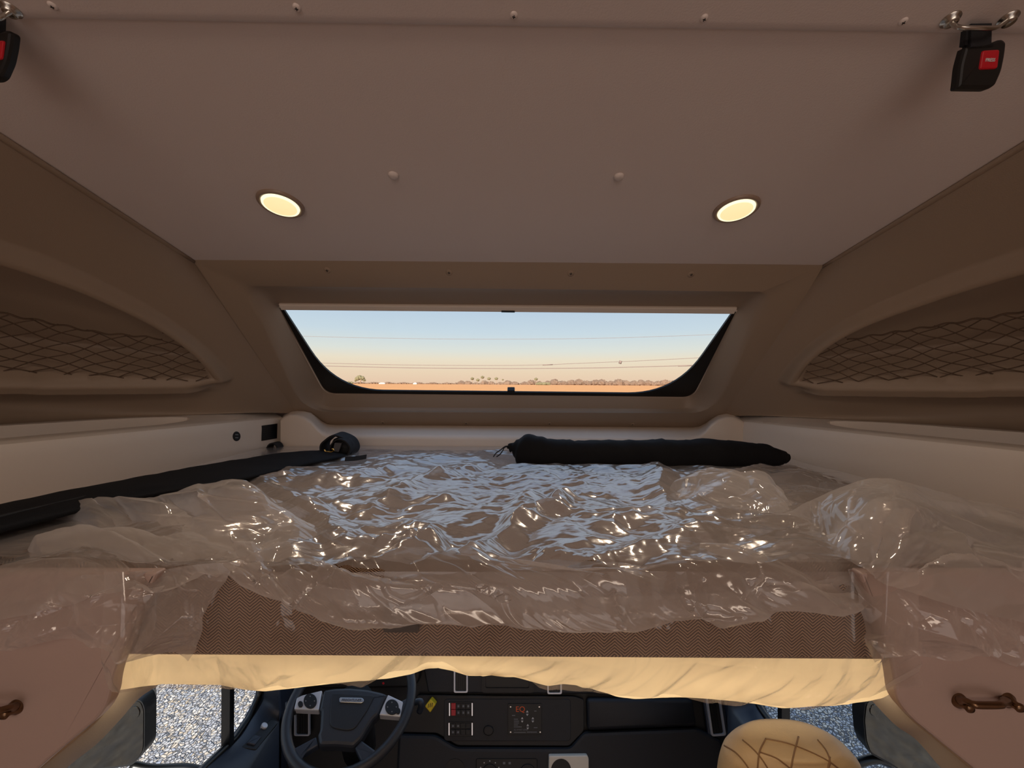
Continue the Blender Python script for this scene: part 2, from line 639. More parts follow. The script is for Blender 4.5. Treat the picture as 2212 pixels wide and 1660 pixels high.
M = dict(
    ceil=mat('ceiling_vinyl', (216, 204, 198), 0.7, bump=0.12, bscale=500, var=0.03, vscale=3),
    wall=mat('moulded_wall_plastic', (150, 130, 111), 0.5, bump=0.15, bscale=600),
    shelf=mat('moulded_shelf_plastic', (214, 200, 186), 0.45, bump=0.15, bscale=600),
    net=mat('elastic_net_cord', (88, 68, 52), 0.8),
    bezel=mat('lamp_bezel', (150, 128, 112), 0.4),
    lens=emit_mat('lamp_lens', (255, 222, 160), 1.0),
    ringglow=emit_mat('lamp_lens_ring', (255, 248, 205), 1.15),
    black=mat('black_plastic', (14, 14, 15), 0.45),
    rubber=mat('black_rubber', (10, 11, 12), 0.35),
    blackcloth=mat('black_nylon', (11, 12, 17), 0.8, bump=0.25, bscale=900, spec=0.25),
    strap=mat('black_webbing', (22, 23, 28), 0.8, bump=0.3, bscale=1200),
    grey_patch=mat('grey_webbing_patch', (74, 74, 80), 0.7),
    brass=mat('brass', (232, 190, 110), 0.25, metal=1.0),
    chrome=mat('bright_chrome', (214, 216, 220), 0.15, metal=1.0),
    steel=mat('zinc_plated_steel', (190, 186, 178), 0.25, metal=1.0),
    red=mat('red_button', (190, 16, 34), 0.35),
    white=mat('white_print', (214, 214, 214), 0.6),
    dim=mat('grey_print', (120, 122, 126), 0.6),
    mattress=mat('mattress_ticking', (170, 158, 150), 0.85, bump=0.3, bscale=250),
    fabric=herringbone_mat(),
    tagdark=mat('dark_tag', (18, 14, 14), 0.5),
    bronze=mat('antique_bronze', (126, 100, 78), 0.3, metal=1.0),
    door=mat('cabinet_laminate', (180, 158, 149), 0.45, bump=0.05, bscale=300, var=0.03, vscale=5),
    tan=mat('tan_trim', (176, 152, 124), 0.55, bump=0.15, bscale=500),
    leather=mat('tan_leather', (184, 154, 112), 0.45, bump=0.2, bscale=260),
    stitch=mat('brown_stitching', (126, 92, 58), 0.7),
    dash=mat('dash_plastic', (30, 33, 39), 0.5, bump=0.3, bscale=700),
    dash2=mat('dash_plastic_dark', (18, 19, 22), 0.45, bump=0.2, bscale=700),
    wheel=mat('wheel_leather', (46, 50, 58), 0.38, bump=0.15, bscale=800),
    silver=mat('silver_plastic', (206, 207, 212), 0.32, metal=0.35),
    yellow=mat('yellow_plastic', (230, 198, 40), 0.45),
    orange=mat('orange_print', (232, 92, 30), 0.5),
    cup=mat('sunlit_cream_plastic', (232, 224, 208), 0.5),  # pale tone stands in for a sun patch on the cup holder
    doorblue=mat('door_plastic', (44, 52, 66), 0.4, bump=0.2, bscale=600),
    mirror=mat('mirror_glass', (96, 94, 90), 0.06, metal=1.0),
    gravel=gravel_mat(),
    field=mat('dry_crop_field', (206, 142, 82), 0.95, var=0.22, vscale=0.15),
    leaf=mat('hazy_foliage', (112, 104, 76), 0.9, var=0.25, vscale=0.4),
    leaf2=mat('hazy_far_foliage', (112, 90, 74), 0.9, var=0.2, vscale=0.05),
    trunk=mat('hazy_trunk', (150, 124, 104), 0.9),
    wire=mat('power_cable', (120, 100, 92), 0.7),
    roofwhite=mat('white_roof', (200, 186, 170), 0.6),
    pane=pane_mat('window_glass', 0.03),
    room=mat('coach_interior', (190, 164, 148), 0.6),
    cream=mat('cream_bed_base', (236, 212, 176), 0.6),
    body=mat('coach_body', (200, 190, 178), 0.5),
    carpet=mat('cab_carpet', (30, 30, 32), 0.95),
)
M['film'] = film_mat('clear_polythene', haze=0.24, rough=0.18, bump=0.35, bs=16, stretch=(0.8, 3.2, 1.0), r0=0.28, grz=0.6, hgraze=0.2, hcol=(0.84, 0.82, 0.82))
M['filmf'] = film_mat('clear_polythene_folded', haze=0.38, rough=0.12, bump=0.10, bs=9, hgraze=0.6, hcol=(0.84, 0.79, 0.76))
M['filmp'] = film_mat('clear_polythene_layers', haze=0.34, rough=0.11, bump=0.10, bs=9, hgraze=0.5, hcol=(0.84, 0.79, 0.76))
M['films'] = film_mat('clear_polythene_hanging', haze=0.14, rough=0.10, bump=0.10, bs=8, hgraze=0.55, hcol=(0.84, 0.79, 0.76))


def cream_film():
    m_ = bpy.data.materials.new('cream_dust_cover')
    m_.use_nodes = True
    t = m_.node_tree
    t.nodes.clear()
    out = t.nodes.new('ShaderNodeOutputMaterial')
    df = t.nodes.new('ShaderNodeBsdfDiffuse'); df.inputs[0].default_value = lin(240, 214, 176)
    tl = t.nodes.new('ShaderNodeBsdfTranslucent'); tl.inputs[0].default_value = lin(255, 226, 178)
    m1 = t.nodes.new('ShaderNodeMixShader'); m1.inputs[0].default_value = 0.65
    t.links.new(df.outputs[0], m1.inputs[1]); t.links.new(tl.outputs[0], m1.inputs[2]); t.links.new(m1.outputs[0], out.inputs[0])
    return m_


M['skirt'] = cream_film()

# ---------------------------------------------------------------- main planes of the place
CEIL = Plane((0, 0, CZ + 0.488), (0, -0.2, -1))                 # z = .488 - .2 y
FRONT = Plane((0, 0.94, CZ + 0.302), (0, -1, -1.141))           # sloping nose panel
MZ = CZ - 0.2275                                                # mattress top
MAT = Plane((0, 0, MZ), (0, 0, 1))
Y_NEAR, Y_FAR = 0.461, 1.40

# ---------------------------------------------------------------- large structure
# ceiling over the bed (sloping down to the nose), its rear strip, seam and edge beads
def slab(name, pts, n, th, mt, parent=None):
    return rings(name, [[p + n * th for p in pts], pts], mt, parent, cap0=True)


def ceil_pt(x, y, off=0.0):
    return Vector((x, y, CZ + 0.488 - 0.2 * y)) + CEIL.n * off


c = slab('ceiling', [ceil_pt(-0.80, 0.38), ceil_pt(0.80, 0.38), ceil_pt(0.80, 0.955), ceil_pt(-0.80, 0.955)], -CEIL.n, 0.02, M['ceil'])
tag(c, kind='structure')


def strip_y(x):
    return 0.430 + 0.008 * x


xs = np.linspace(-1.2, 1.2, 30)
loops = []
for (dy, off) in ((0.004, -0.001), (0.001, -0.0005), (0.0, 0.002), (-0.004, 0.0042), (-0.010, 0.0045), (-0.06, 0.0045), (-0.6, 0.0045), (-2.9, 0.0045)):
    loops.append([ceil_pt(x, strip_y(x) + dy, off) for x in xs])
c = rings('trim_1', loops, M['ceil'], None, cap1=False, smooth=True, closed=False)
tag(c, kind='structure')

# nose panel with the recessed window bay
def four(TL, TR, BR, BL, r, n=8):
    return round_poly([TL, TR, BR, BL], r, n)


L0 = [FRONT.at(x, y) for x, y in four((412, 560), (1779, 574), (1564, 934), (634, 928), 1)]
La = [FRONT.at(x, y) for x, y in four((519, 617), (1672, 631), (1546, 893), (655, 890), [30, 30, 60, 60])]
Lb = [FRONT.at(x, y, -0.004) for x, y in four((530, 619), (1662, 632), (1540, 892), (659, 889), [30, 30, 60, 60])]
Lc = [FRONT.at(x, y, -0.016) for x, y in four((550, 620), (1646, 633), (1528, 890), (666, 887), [24, 24, 60, 60])]
Ld = [FRONT.at(x, y, -0.030) for x, y in four((566, 629), (1632, 641), (1514, 884), (678, 880), [18, 18, 50, 50])]
Le = [FRONT.at(x, y, -0.052) for x, y in four((596, 655), (1600, 663), (1500, 864), (698, 857), [10, 10, 26, 26])]
Lf = [FRONT.at(x, y, -0.060) for x, y in four((601, 659), (1593, 667), (1496, 858), (704, 850), [6, 6, 22, 22])]
Lg = [FRONT.at(x, y, -0.075) for x, y in four((601, 659), (1593, 667), (1496, 858), (704, 850), [6, 6, 22, 22])]
Lh = [p - FRONT.n * 0.02 for p in L0]
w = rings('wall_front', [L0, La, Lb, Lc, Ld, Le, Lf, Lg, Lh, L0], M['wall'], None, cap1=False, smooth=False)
for p_ in w.data.polygons:
    p_.use_smooth = True
md = w.modifiers.new('edges', 'EDGE_SPLIT'); md.split_angle = math.radians(38)
tag(w, kind='structure')

# window: black rubber surround, glass, blind cassette
WIN = Plane(FRONT.p - FRONT.n * 0.066, FRONT.n)
win = empty('window_1', WIN.at(1100, 760))
tag(win, kind='structure')
fo = four((598, 656), (1596, 664), (1500, 861), (700, 854), [6, 6, 22, 22], 12)
fi = four((613, 664), (1580, 674), (1457, 849), (728, 841), [4, 4, 105, 105], 12)
frame_plate('window_frame', fo, fi, WIN, 0.006, M['rubber'], win)
pane = link('pane', [WIN.at(x, y, 0.002) for x, y in four((606, 660), (1588, 670), (1480, 855), (714, 848), [4, 4, 60, 60], 12)], [tuple(range(52))], M['pane'], win)
so = four((600, 658), (1594, 666), (1497, 859), (703, 851.5), [6, 6, 22, 22], 12)
si = four((603, 661), (1590, 669), (1494.5, 856), (706, 848.5), [6, 6, 20, 20], 12)
frame_plate('window_seal', so, si, WIN, 0.009, M['shelf'], win)
plate('blind_cassette', [(601, 659), (1593, 667), (1586, 679.5), (607, 671)], WIN, 0.022, M['shelf'], win, bevel=0.003)
plate('blind_pull', [(1083, 672), (1112, 672.5), (1112, 676), (1083, 675.5)], WIN, 0.024, M['black'], win, bevel=0.001)
plate('window_catch', rect(1096, 844, 1112, 850, 2), WIN, 0.014, M['black'], win, bevel=0.001)

# moulded lower lip of the nose panel with the two end humps
cols = [(606, 905, 908, 990), (614, 896, 902, 990), (626, 890, 897, 990), (642, 888, 898, 990), (656, 888.5, 903, 990), (672, 892, 914, 990), (684, 901, 928, 990),
        (696, 911, 939, 990), (708, 917, 944, 990), (725, 918.5, 945, 988), (760, 918.5, 945, 988), (900, 919.5, 946, 988), (1106, 921, 948, 988),
        (1300, 922.5, 950, 988), (1460, 924, 951, 988), (1496, 924, 950, 988), (1510, 922, 946, 990), (1524, 915, 935, 990), (1537, 905, 919, 990),
        (1552, 897, 908, 990), (1568, 894, 903, 990), (1584, 895, 903, 990), (1598, 901, 908, 990), (1608, 910, 914, 990)]
r0 = [FRONT.at(x, t, -0.012) for x, t, e, b in cols]
r1 = [FRONT.at(x, t, 0.004) for x, t, e, b in cols]
r2 = [FRONT.at(x, t + 1.5, 0.009) for x, t, e, b in cols]
r3 = [P(x, e - (e - t) * 0.3, 1.372) for x, t, e, b in cols]
r4 = [P(x, e - (e - t) * 0.08, 1.360) for x, t, e, b in cols]
r5 = [P(x, e + 4, 1.357) for x, t, e, b in cols]
r6 = [P(x, b, 1.362) for x, t, e, b in cols]
xs_ = [r0, r1, r2, r3, r4, r5, r6]
c = rings('trim_2', xs_, M['shelf'], None, cap1=False, smooth=True, closed=False)
tag(c, kind='structure')

# ---------------------------------------------------------------- side walls with net pockets
WALLFOOT = [(1.40, 0.785), (1.31, 0.885), (1.16, 1.035), (1.00, 1.145), (0.85, 1.195), (0.60, 1.21), (0.30, 1.21), (-0.25, 1.21)]


def make_wall(side):
    s = -1 if side == 'left' else 1
    if side == 'left':
        a0 = CEIL.at(413, 560); f0 = FRONT.at(640, 893)
        shf = P(620, 903, 1.40)
    else:
        a0 = CEIL.at(1777, 575); f0 = FRONT.at(1561, 899)
        shf = P(1585, 912, 1.40)
    a_ = [Vector((a0.x, a0.y, a0.z)), Vector((s * 0.772, 0.55, CZ + 0.488 - 0.11)), Vector((s * 0.772, -0.25, CZ + 0.488 + 0.05))]
    zb = CZ - 0.104
    b_ = [Vector((f0.x, f0.y, f0.z))] + [Vector((s * x, y, zb)) for y, x in WALLFOOT[1:]]
    nu, nv = 460, 200
    A = catmull([tuple(p) for p in a_[:2]], int(nu * 0.5)); A = np.vstack([A, catmull([tuple(a_[1]), tuple(a_[2])], nu - len(A) + 1)[1:]])
    # resample the lower curve by Y so that both run back together
    B = catmull([tuple(p) for p in b_], 400)
    yb = np.linspace(B[0, 1], -0.25, nu)
    B = np.stack([np.interp(-yb, -B[:, 1], B[:, k]) for k in range(3)], 1)
    ya = np.linspace(a0.y, -0.25, nu)
    A = np.stack([np.interp(-ya, -A[:, 1], A[:, k]) for k in range(3)], 1)
    v = np.linspace(0, 1, nv)[None, :, None]
    S = B[:, None, :] * (1 - v) + A[:, None, :] * v
    vv = v[..., 0]
    u = np.linspace(0, 1, nu)[:, None]
    bulge = 0.165 * np.sin(np.pi * vv ** 0.58) * smooth(0.0, 0.3, u)
    S[..., 0] += s * bulge
    return S, s


def proj(G):
    d = G - np.array(CAM)
    r = d @ np.array(R_); up = d @ np.array(U_); y = d[..., 1]
    y = np.where(y < 0.03, 0.03, y)
    return CX + F * r / y, CY - F * up / y, d[..., 1]


def seg_dist(qx, qy, poly, closed=True):
    best = np.full(qx.shape, 1e9)
    n = len(poly)
    for i in range(n if closed else n - 1):
        ax, ay = poly[i]; bx, by = poly[(i + 1) % n]
        dx, dy = bx - ax, by - ay
        t = np.clip(((qx - ax) * dx + (qy - ay) * dy) / max(dx * dx + dy * dy, 1e-12), 0, 1)
        best = np.minimum(best, np.hypot(qx - ax - t * dx, qy - ay - t * dy))
    return best


def inside(qx, qy, poly):
    c_ = np.zeros(qx.shape, bool)
    n = len(poly)
    for i in range(n):
        ax, ay = poly[i]; bx, by = poly[(i + 1) % n]
        cond = ((ay > qy) != (by > qy)) & (qx < (bx - ax) * (qy - ay) / (by - ay + 1e-15) + ax)
        c_ ^= cond
    return c_


POCKET = {
    'left': dict(up=[(470, 812), (452, 788), (425, 760), (390, 731), (350, 703), (300, 674), (240, 645), (170, 613), (90, 583), (0, 552)],
                 lo=[(470, 812), (440, 812), (390, 811), (300, 806), (200, 799), (100, 793), (0, 786)],
                 net=[(0, 664), (60, 676), (120, 689), (215, 709), (300, 717), (350, 724)]),
    'right': dict(up=[(1714, 818), (1728, 795), (1752, 768), (1790, 737), (1835, 709), (1890, 683), (1950, 659), (2030, 630), (2110, 603), (2212, 572)],
                  lo=[(1714, 818), (1745, 818), (1800, 816), (1900, 810), (2000, 803), (2100, 797), (2212, 790)],
                  net=[(2212, 659), (2150, 672), (2080, 683), (2000, 697), (1900, 713), (1830, 726)]),
}


def build_side(side):
    S, s = make_wall(side)
    px, py, dep = proj(S)
    nu, nv = px.shape
    # metric wall coordinates: run from the front, height
    mid = S[:, nv // 2]
    run = np.concatenate([[0], np.cumsum(np.linalg.norm(np.diff(mid, axis=0), axis=1))])
    hgt = np.linspace(0, 1, nv)[None, :] * np.linalg.norm(S[:, -1] - S[:, 0], axis=1)[:, None]
    RU = np.repeat(run[:, None], nv, 1); HG = hgt
    ok = dep > 0.15

    def to_wall(q):
        d = np.where(ok, (px - q[0]) ** 2 + (py - q[1]) ** 2, 1e18)
        i, j = np.unravel_index(np.argmin(d), d.shape)
        # one linear correction step
        i0, i1 = max(i - 1, 0), min(i + 1, nu - 1); j0, j1 = max(j - 1, 0), min(j + 1, nv - 1)
        J = np.array([[(px[i1, j] - px[i0, j]) / (RU[i1, j] - RU[i0, j]), (px[i, j1] - px[i, j0]) / (HG[i, j1] - HG[i, j0])],
                      [(py[i1, j] - py[i0, j]) / (RU[i1, j] - RU[i0, j]), (py[i, j1] - py[i, j0]) / (HG[i, j1] - HG[i, j0])]])
        dd = np.linalg.solve(J, np.array([q[0] - px[i, j], q[1] - py[i, j]]))
        lim = 0.02
        dd = np.clip(dd, -lim, lim)
        return (RU[i, j] + dd[0], HG[i, j] + dd[1])
    pk = POCKET[side]
    up = [to_wall(q) for q in pk['up']]; lo = [to_wall(q) for q in pk['lo']]
    # run the pocket on past the frame, its mouth growing and closing again behind the camera
    (ux, uy), (lx, ly) = up[-1], lo[-1]
    sl = (up[-1][1] - up[-3][1]) / (up[-1][0] - up[-3][0])
    up += [(ux + 0.15, uy + 0.15 * sl * 0.6), (ux + 0.3, uy + 0.15 * sl * 0.6)]
    lo += [(max(lx, ux) + 0.3, ly)]
    mouth = [tuple(p) for p in catmull(up, 60)] + [tuple(p) for p in catmull(lo, 40)[::-1]]
    tip_r = up[0][0]
    d = seg_dist(RU, HG, mouth)
    ins = inside(RU, HG, mouth)
    dl = seg_dist(RU, HG, [tuple(p) for p in catmull(lo, 40)], closed=False)
    du_ = seg_dist(RU, HG, [tuple(p) for p in catmull(up, 60)], closed=False)
    below = smooth(-0.01, 0.02, du_ - dl) * (HG < np.interp(RU, [p[0] for p in sorted(lo)], [p[1] for p in sorted(lo)]) + 0.004)
    below = below * smooth(tip_r - 0.012, tip_r + 0.07, RU)
    # outside: gentle roll above, a thick lip with a crisp underside below
    o_up = 0.024 * (1 - smooth(0.006, 0.034, d)) 
    dd_ = np.clip(d, 0, 1)
    o_lo = 0.064 * np.where(dd_ < 0.016, np.sqrt(np.clip(1 - ((0.016 - dd_) / 0.016 * 0.75) ** 2, 0, 1)), np.where(dd_ < 0.040, 1.0, np.clip((0.070 - dd_) / 0.030, 0, 1)))
    o_lo = o_lo * (0.55 + 0.45 * smooth(tip_r, tip_r + 0.35, RU))
    outv = o_up * (1 - below) + o_lo * below
    lip0 = 0.024 * (1 - below) + 0.064 * 0.66 * below * (0.55 + 0.45 * smooth(tip_r, tip_r + 0.35, RU))
    inv = lip0 - (lip0 + 0.058) * smooth(0.0, 0.034, d)
    disp = np.where(ins, inv, outv)
    N = normals(S)
    if N[nu // 2, nv // 2, 0] * s > 0:
        N = -N                                   # into the bunk
    G = S + N * disp[..., None]
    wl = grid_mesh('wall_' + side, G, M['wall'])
    fix_normals(wl)
    tag(wl, kind='structure')

    # ---- elastic net across the pocket mouth
    def surf(q, off):
        i = int(np.clip(np.searchsorted(run, q[0]), 1, nu - 1))
        t = (q[0] - run[i - 1]) / (run[i] - run[i - 1])
        i_f = i - 1 + t
        h = np.interp(q[0], run, hgt[:, -1])
        j_f = np.clip(q[1] / h, 0, 1) * (nv - 1)
        i0, j0 = int(i_f), min(int(j_f), nv - 2); i0 = min(i0, nu - 2)
        a, b = i_f - i0, j_f - j0
        f = lambda T: T[i0, j0] * (1 - a) * (1 - b) + T[i0 + 1, j0] * a * (1 - b) + T[i0, j0 + 1] * (1 - a) * b + T[i0 + 1, j0 + 1] * a * b
        return Vector(f(S) + f(N) * off)
    netl = [to_wall(q) for q in pk['net']]
    ext = (netl[0][0] + 0.25, netl[0][1] + 0.25 * (netl[0][1] - netl[2][1]) / (netl[0][0] - netl[2][0]))
    topline = sorted([ext] + netl)
    upc = catmull(up, 60)
    topfn = lambda r: min(np.interp(r, [p[0] for p in topline], [p[1] for p in topline], left=9), np.interp(r, upc[:, 0], upc[:, 1]))
    lo_s = sorted(lo)
    botfn = lambda r: np.interp(r, [p[0] for p in lo_s], [p[1] for p in lo_s])
    tip = up[0][0]
    far = max(p[0] for p in topline)
    nroot = empty('cargo_net', surf((tip + 0.2, botfn(tip + 0.2) + 0.03), 0.0))
    tag(nroot, 'brown elastic cargo net across the pocket on the %s wall' % side, 'net', 'elastic nets over the wall pockets')
    strands = []
    step = 0.031
    for fam in (1, -1):
        k = -60
        while k < 120:
            line = []
            for t in np.linspace(0, 1, 160):
                r = tip + (far - tip) * t
                cell = 0.62 + 0.38 * min(1, t * 2.2)
                # diamonds: narrow near the tip
                hq = fam * 0.62 * ((r - tip)) + k * step + 0.004 * math.sin(r * 60 + k)
                q = (r, botfn(tip) + hq)
                if r > tip + 0.012 and botfn(r) + 0.002 < q[1] < topfn(r) - 0.001:
                    line.append(q)
                else:
                    if len(line) > 2: strands.append(line)
                    line = []
            if len(line) > 2: strands.append(line)
            k += 1
    verts, faces = [], []
    for line in strands:
        pts = []
        for r, h in line:
            hb, ht = botfn(r), topfn(r)
            f_ = (h - hb) / max(ht - hb, 1e-4)
            pts.append(surf((r, h), 0.022 * (1 - 0.6 * f_) + 0.004))
        n = 5
        base = len(verts)
        for i, p in enumerate(pts):
            t = (pts[min(i + 1, len(pts) - 1)] - pts[max(i - 1, 0)]).normalized()
            a = t.cross(Vector((s, 0.2, 0.1))).normalized(); b = a.cross(t)
            for q in range(n):
                an = 2 * math.pi * q / n
                verts.append(p + (a * math.cos(an) + b * math.sin(an)) * 0.0013)
        for i in range(len(pts) - 1):
            for q in range(n):
                l = (q + 1) % n
                faces.append((base + i * n + q, base + i * n + l, base + (i + 1) * n + l, base + (i + 1) * n + q))
    link('net_mesh', verts, faces, M['net'], nroot, True)
    cord = []
    for t in np.linspace(0, 1, 140):
        r = topline[0][0] + (far - topline[0][0]) * t
        hb, ht = botfn(r), topfn(r)
        cord.append(surf((r, ht - 0.003 + 0.002 * math.sin(r * 140)), 0.013 + 0.002 * math.cos(r * 140)))
    tube('elastic_edge', cord, 0.0022, M['net'], nroot, n=6)
    return S


for sd in ('left', 'right'):
    build_side(sd)

# edge beads between ceiling and walls
for k, (s, x0, y0) in enumerate(((-1, 413, 561), (1, 1777, 576))):
    e = CEIL.at(x0, y0)
    pts = [Vector((e.x, e.y + 0.004, e.z - 0.003)), Vector((s * 0.775, 0.55, CZ + 0.488 - 0.11 - 0.003)), Vector((s * 0.775, 0.0, CZ + 0.485))]
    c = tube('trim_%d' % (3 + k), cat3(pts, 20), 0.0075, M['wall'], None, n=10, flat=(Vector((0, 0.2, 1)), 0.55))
    tag(c, kind='structure')

# ---------------------------------------------------------------- side shelves
def shelf(side):
    s = -1 if side == 'left' else 1
    if side == 'left':
        Ft, Nt = P(612, 904, 1.40), None
        p2 = P(0, 966, 0.763)
        slot = [(492, 908), (546, 906.5), (531, 911.5), (505, 912)]
    else:
        Ft = P(1583, 913, 1.40)
        p2 = P(2212, 970, 0.763)
        slot = [(1641, 913.5), (1692, 914.5), (1681, 918), (1652, 917.5)]
    zf = CZ - 0.123
    Ft.z = zf; p2.z = zf
    dirv = (p2 - Ft).normalized()
    Nt = Ft + dirv * 1.25
    hin = Vector((dirv.y, -dirv.x, 0)).normalized()
    if hin.x * s > 0: hin = -hin                    # towards the bunk
    root = empty('side_shelf', (Ft + Nt) / 2 - Vector((0, 0, 0.12)))
    tag(root, 'long beige moulded shelf with open tray along the %s side of the bunk' % side, 'shelf', 'moulded side shelves beside the mattress')

    def section(o, back):
        # inner face, rounded nose, rising top
        sec = [(-0.002, -0.16), (0.0, -0.10), (0.002, -0.035), (0.0, -0.014), (-0.004, -0.005), (-0.012, 0.0), (-0.022, 0.002)]
        pts = [o + hin * (a - 0.0) + Vector((0, 0, b)) for a, b in sec]
        pts.append(back)
        pts.append(Vector((back.x, back.y, CZ - 0.29)))
        return pts
    fy = np.array(WALLFOOT)[::-1]

    def back(o):
        # where the outward normal of the shelf meets the foot of the wall
        lo_, hi_ = 0.02, 0.6
        for _ in range(30):
            mid_ = (lo_ + hi_) / 2
            q_ = o - hin * mid_
            if abs(q_.x) < np.interp(q_.y, fy[:, 0], fy[:, 1]): lo_ = mid_
            else: hi_ = mid_
        return lo_
    k = 28
    loops, wds = [], []
    for i in range(k + 1):
        t = i / k
        o = Ft + (Nt - Ft) * t
        wd = max(back(o), 0.05)
        wds.append(wd)
        bk = o - hin * (wd + 0.012) + Vector((0, 0, 0.0205))
        loops.append(section(o, bk))
    bd = rings('shelf_body', loops, M['shelf'], root, cap0=True, cap1=True)

    def top_at(dist, f_):
        # point on the shelf top: distance back from the nose end, share of the way to the wall
        t = dist / 1.25
        o = Ft + (Nt - Ft) * t
        w_ = np.interp(t, np.linspace(0, 1, k + 1), wds)
        a = 0.022 + (w_ + 0.012 - 0.022) * f_
        return o - hin * a + Vector((0, 0, 0.002 + 0.0185 * f_))
    tr = [(d_, 0.10) for d_ in (0.36, 0.45, 0.6, 0.8, 0.95, 1.05)] + [(d_, 0.93) for d_ in (1.05, 0.95, 0.8, 0.6, 0.45, 0.34)] + [(0.285, 0.86), (0.255, 0.70), (0.26, 0.45), (0.30, 0.22)]
    cut(bd, [top_at(*q_) for q_ in tr], Vector((0, 0, 1)), 0.055)
    top = Plane.three(top_at(0.05, 0.3), top_at(0.2, 0.3), top_at(0.12, 0.8))
    cut(bd, [top.at(x, y) for x, y in slot], top.n, 0.03)
    for p_ in bd.data.polygons: p_.use_smooth = True
    md = bd.modifiers.new('edges', 'EDGE_SPLIT'); md.split_angle = math.radians(28)
    face = Plane(Ft + Vector((0, 0, -0.06)), hin)
    return root, face


root, face = shelf('left')
us = plate('usb_socket', circ(512, 943, 8.3, 10.5), face, 0.004, M['black'], root, bevel=0.002)
for dy in (-3.5, 3.0):
    plate('usb_port', rect(508.5, 942 + dy, 515, 944 + dy, 0.5), face, 0.0048, M['dim'], us)
gr = plate('speaker_grille', [(566, 920), (599.5, 915.5), (598.5, 947.5), (565.5, 953)], face, 0.003, M['black'], root, bevel=0.0006)
for k in range(7):
    y = 922 + k * 4.2
    plate('grille_rib', [(568, y + 0.3), (597.5, y - 3.7), (597.5, y - 2.6), (568, y + 1.4)], face, 0.0042, M['dash2'], gr)
shelf('right')

# ---------------------------------------------------------------- bed: platform, mattress
pf = empty('bed_platform', (0, 0.95, CZ - 0.36))
tag(pf, 'cream bed base with a thin glowing skirt under the mattress, above the cab', 'bed base')
z1 = CZ - 0.333
q = [Vector((-1.2, 0.60, z1)), Vector((1.2, 0.60, z1)), Vector((1.2, 1.47, z1)), Vector((-1.2, 1.47, z1))]
rings('base_board', [[p - Vector((0, 0, 0.016)) for p in q], q], M['cream'], pf, cap0=True)

edge = [(-200, 1500), (150, 1500), (245, 1494), (330, 1481), (375, 1474), (425, 1477), (470, 1480), (500, 1487), (530, 1492), (570, 1494), (640, 1487), (700, 1481), (760, 1475),
        (800, 1471), (850, 1463), (890, 1456), (920, 1447), (948, 1443), (975, 1450), (1010, 1461), (1060, 1463), (1110, 1464), (1150, 1474), (1184, 1484), (1215, 1480), (1245, 1482),
        (1290, 1497), (1340, 1508), (1370, 1511), (1420, 1509), (1470, 1508), (1530, 1512), (1590, 1517), (1650, 1524), (1690, 1530), (1730, 1531), (1780, 1529), (1830, 1523), (1862, 1513), (1900, 1504),
        (1960, 1486), (2100, 1440), (2400, 1420)]
ex = np.array(edge, float)
nu, nv = 420, 40
pxs = np.linspace(-150, 2350, nu)
bot = np.interp(pxs, ex[:, 0], ex[:, 1])
G = np.zeros((nu, nv, 3))
for i, x in enumerate(pxs):
    y0 = 1398
    for j in range(nv):
        t = j / (nv - 1)
        yy = y0 + (bot[i] - 1 - y0) * t
        Y = 0.476 + 0.026 * math.sin(t * 2.2) * (0.6 + 0.4 * math.sin(x * 0.013))
        G[i, j] = P(x, yy, Y)
cu, cv = lengths(G)
G += normals(G) * (0.006 * folds(cu, cv * 0.7, 0.06, 11) * np.linspace(0.1, 1, nv)[None, :])[..., None]
grid_mesh('base_skirt', G, M['skirt'], pf)

mt = empty('mattress', (0, 0.93, CZ - 0.333))
tag(mt, 'bunk mattress with brown herringbone front, wrapped in clear plastic', 'mattress')
hw = 0.838
Zt, Zb = MZ - 0.004, CZ - 0.331


def mloop(inx, z, r=0.04):
    pts2 = round_poly([(-hw + inx, Y_NEAR + inx), (hw - inx, Y_NEAR + inx), (hw - inx, 1.352 - inx), (-hw + inx, 1.352 - inx)], r, 6)
    return [Vector((x, y, z)) for x, y in pts2]


rings('mattress_border', [mloop(0.006, Zb), mloop(0.0, Zb + 0.006), mloop(0.0, Zt - 0.016), mloop(0.004, Zt - 0.006), mloop(0.014, Zt - 0.0005), mloop(0.045, Zt)], M['fabric'], mt, cap0=True, cap1=False, smooth=True)
tp = rings('mattress_top', [mloop(0.044, Zt - 0.001), mloop(0.05, Zt + 0.0005), mloop(0.09, Zt + 0.001)], M['mattress'], mt, smooth=True)
MF = Plane((0, Y_NEAR, MZ), (0, -1, 0))
plate('label_tag', rect(826, 1316, 904, 1370, 5), MF, 0.012, M['tagdark'], mt, bevel=0.003)

# ---------------------------------------------------------------- plastic film over the mattress
film = empty('plastic_film', (0, 0.5, MZ))
tag(film, 'crinkled clear plastic wrapping draped over the mattress and its front edge', 'plastic sheet')


def film_patch(name, rows, nu, nv, amp, sp, seed, mt, fade=None, aniso=(1, 1), creases=()):
    G = lattice(rows, nu, nv)
    cu, cv = lengths(G)
    w_ = np.ones((nu, nv))
    if fade is not None:
        w_ = fade(np.linspace(0, 1, nu)[:, None], np.linspace(0, 1, nv)[None, :]) * np.ones((nu, nv))
    qx, qy, _d = proj(G)
    N0 = normals(G)
    for cl in creases:
        cl = [(x + 2.5 * math.sin(i * 2.1), y + 2.5 * math.cos(i * 1.7)) for i, (x, y) in enumerate(catmull(cl, 14))]
        G = G + N0 * (0.0024 * np.clip(1 - seg_dist(qx, qy, cl, closed=False) / 9.0, 0, 1))[..., None]
    G = G + normals(G) * (amp * w_ * folds(cu * aniso[0], cv * aniso[1], sp, seed))[..., None]
    return grid_mesh(name, G, mt, film)


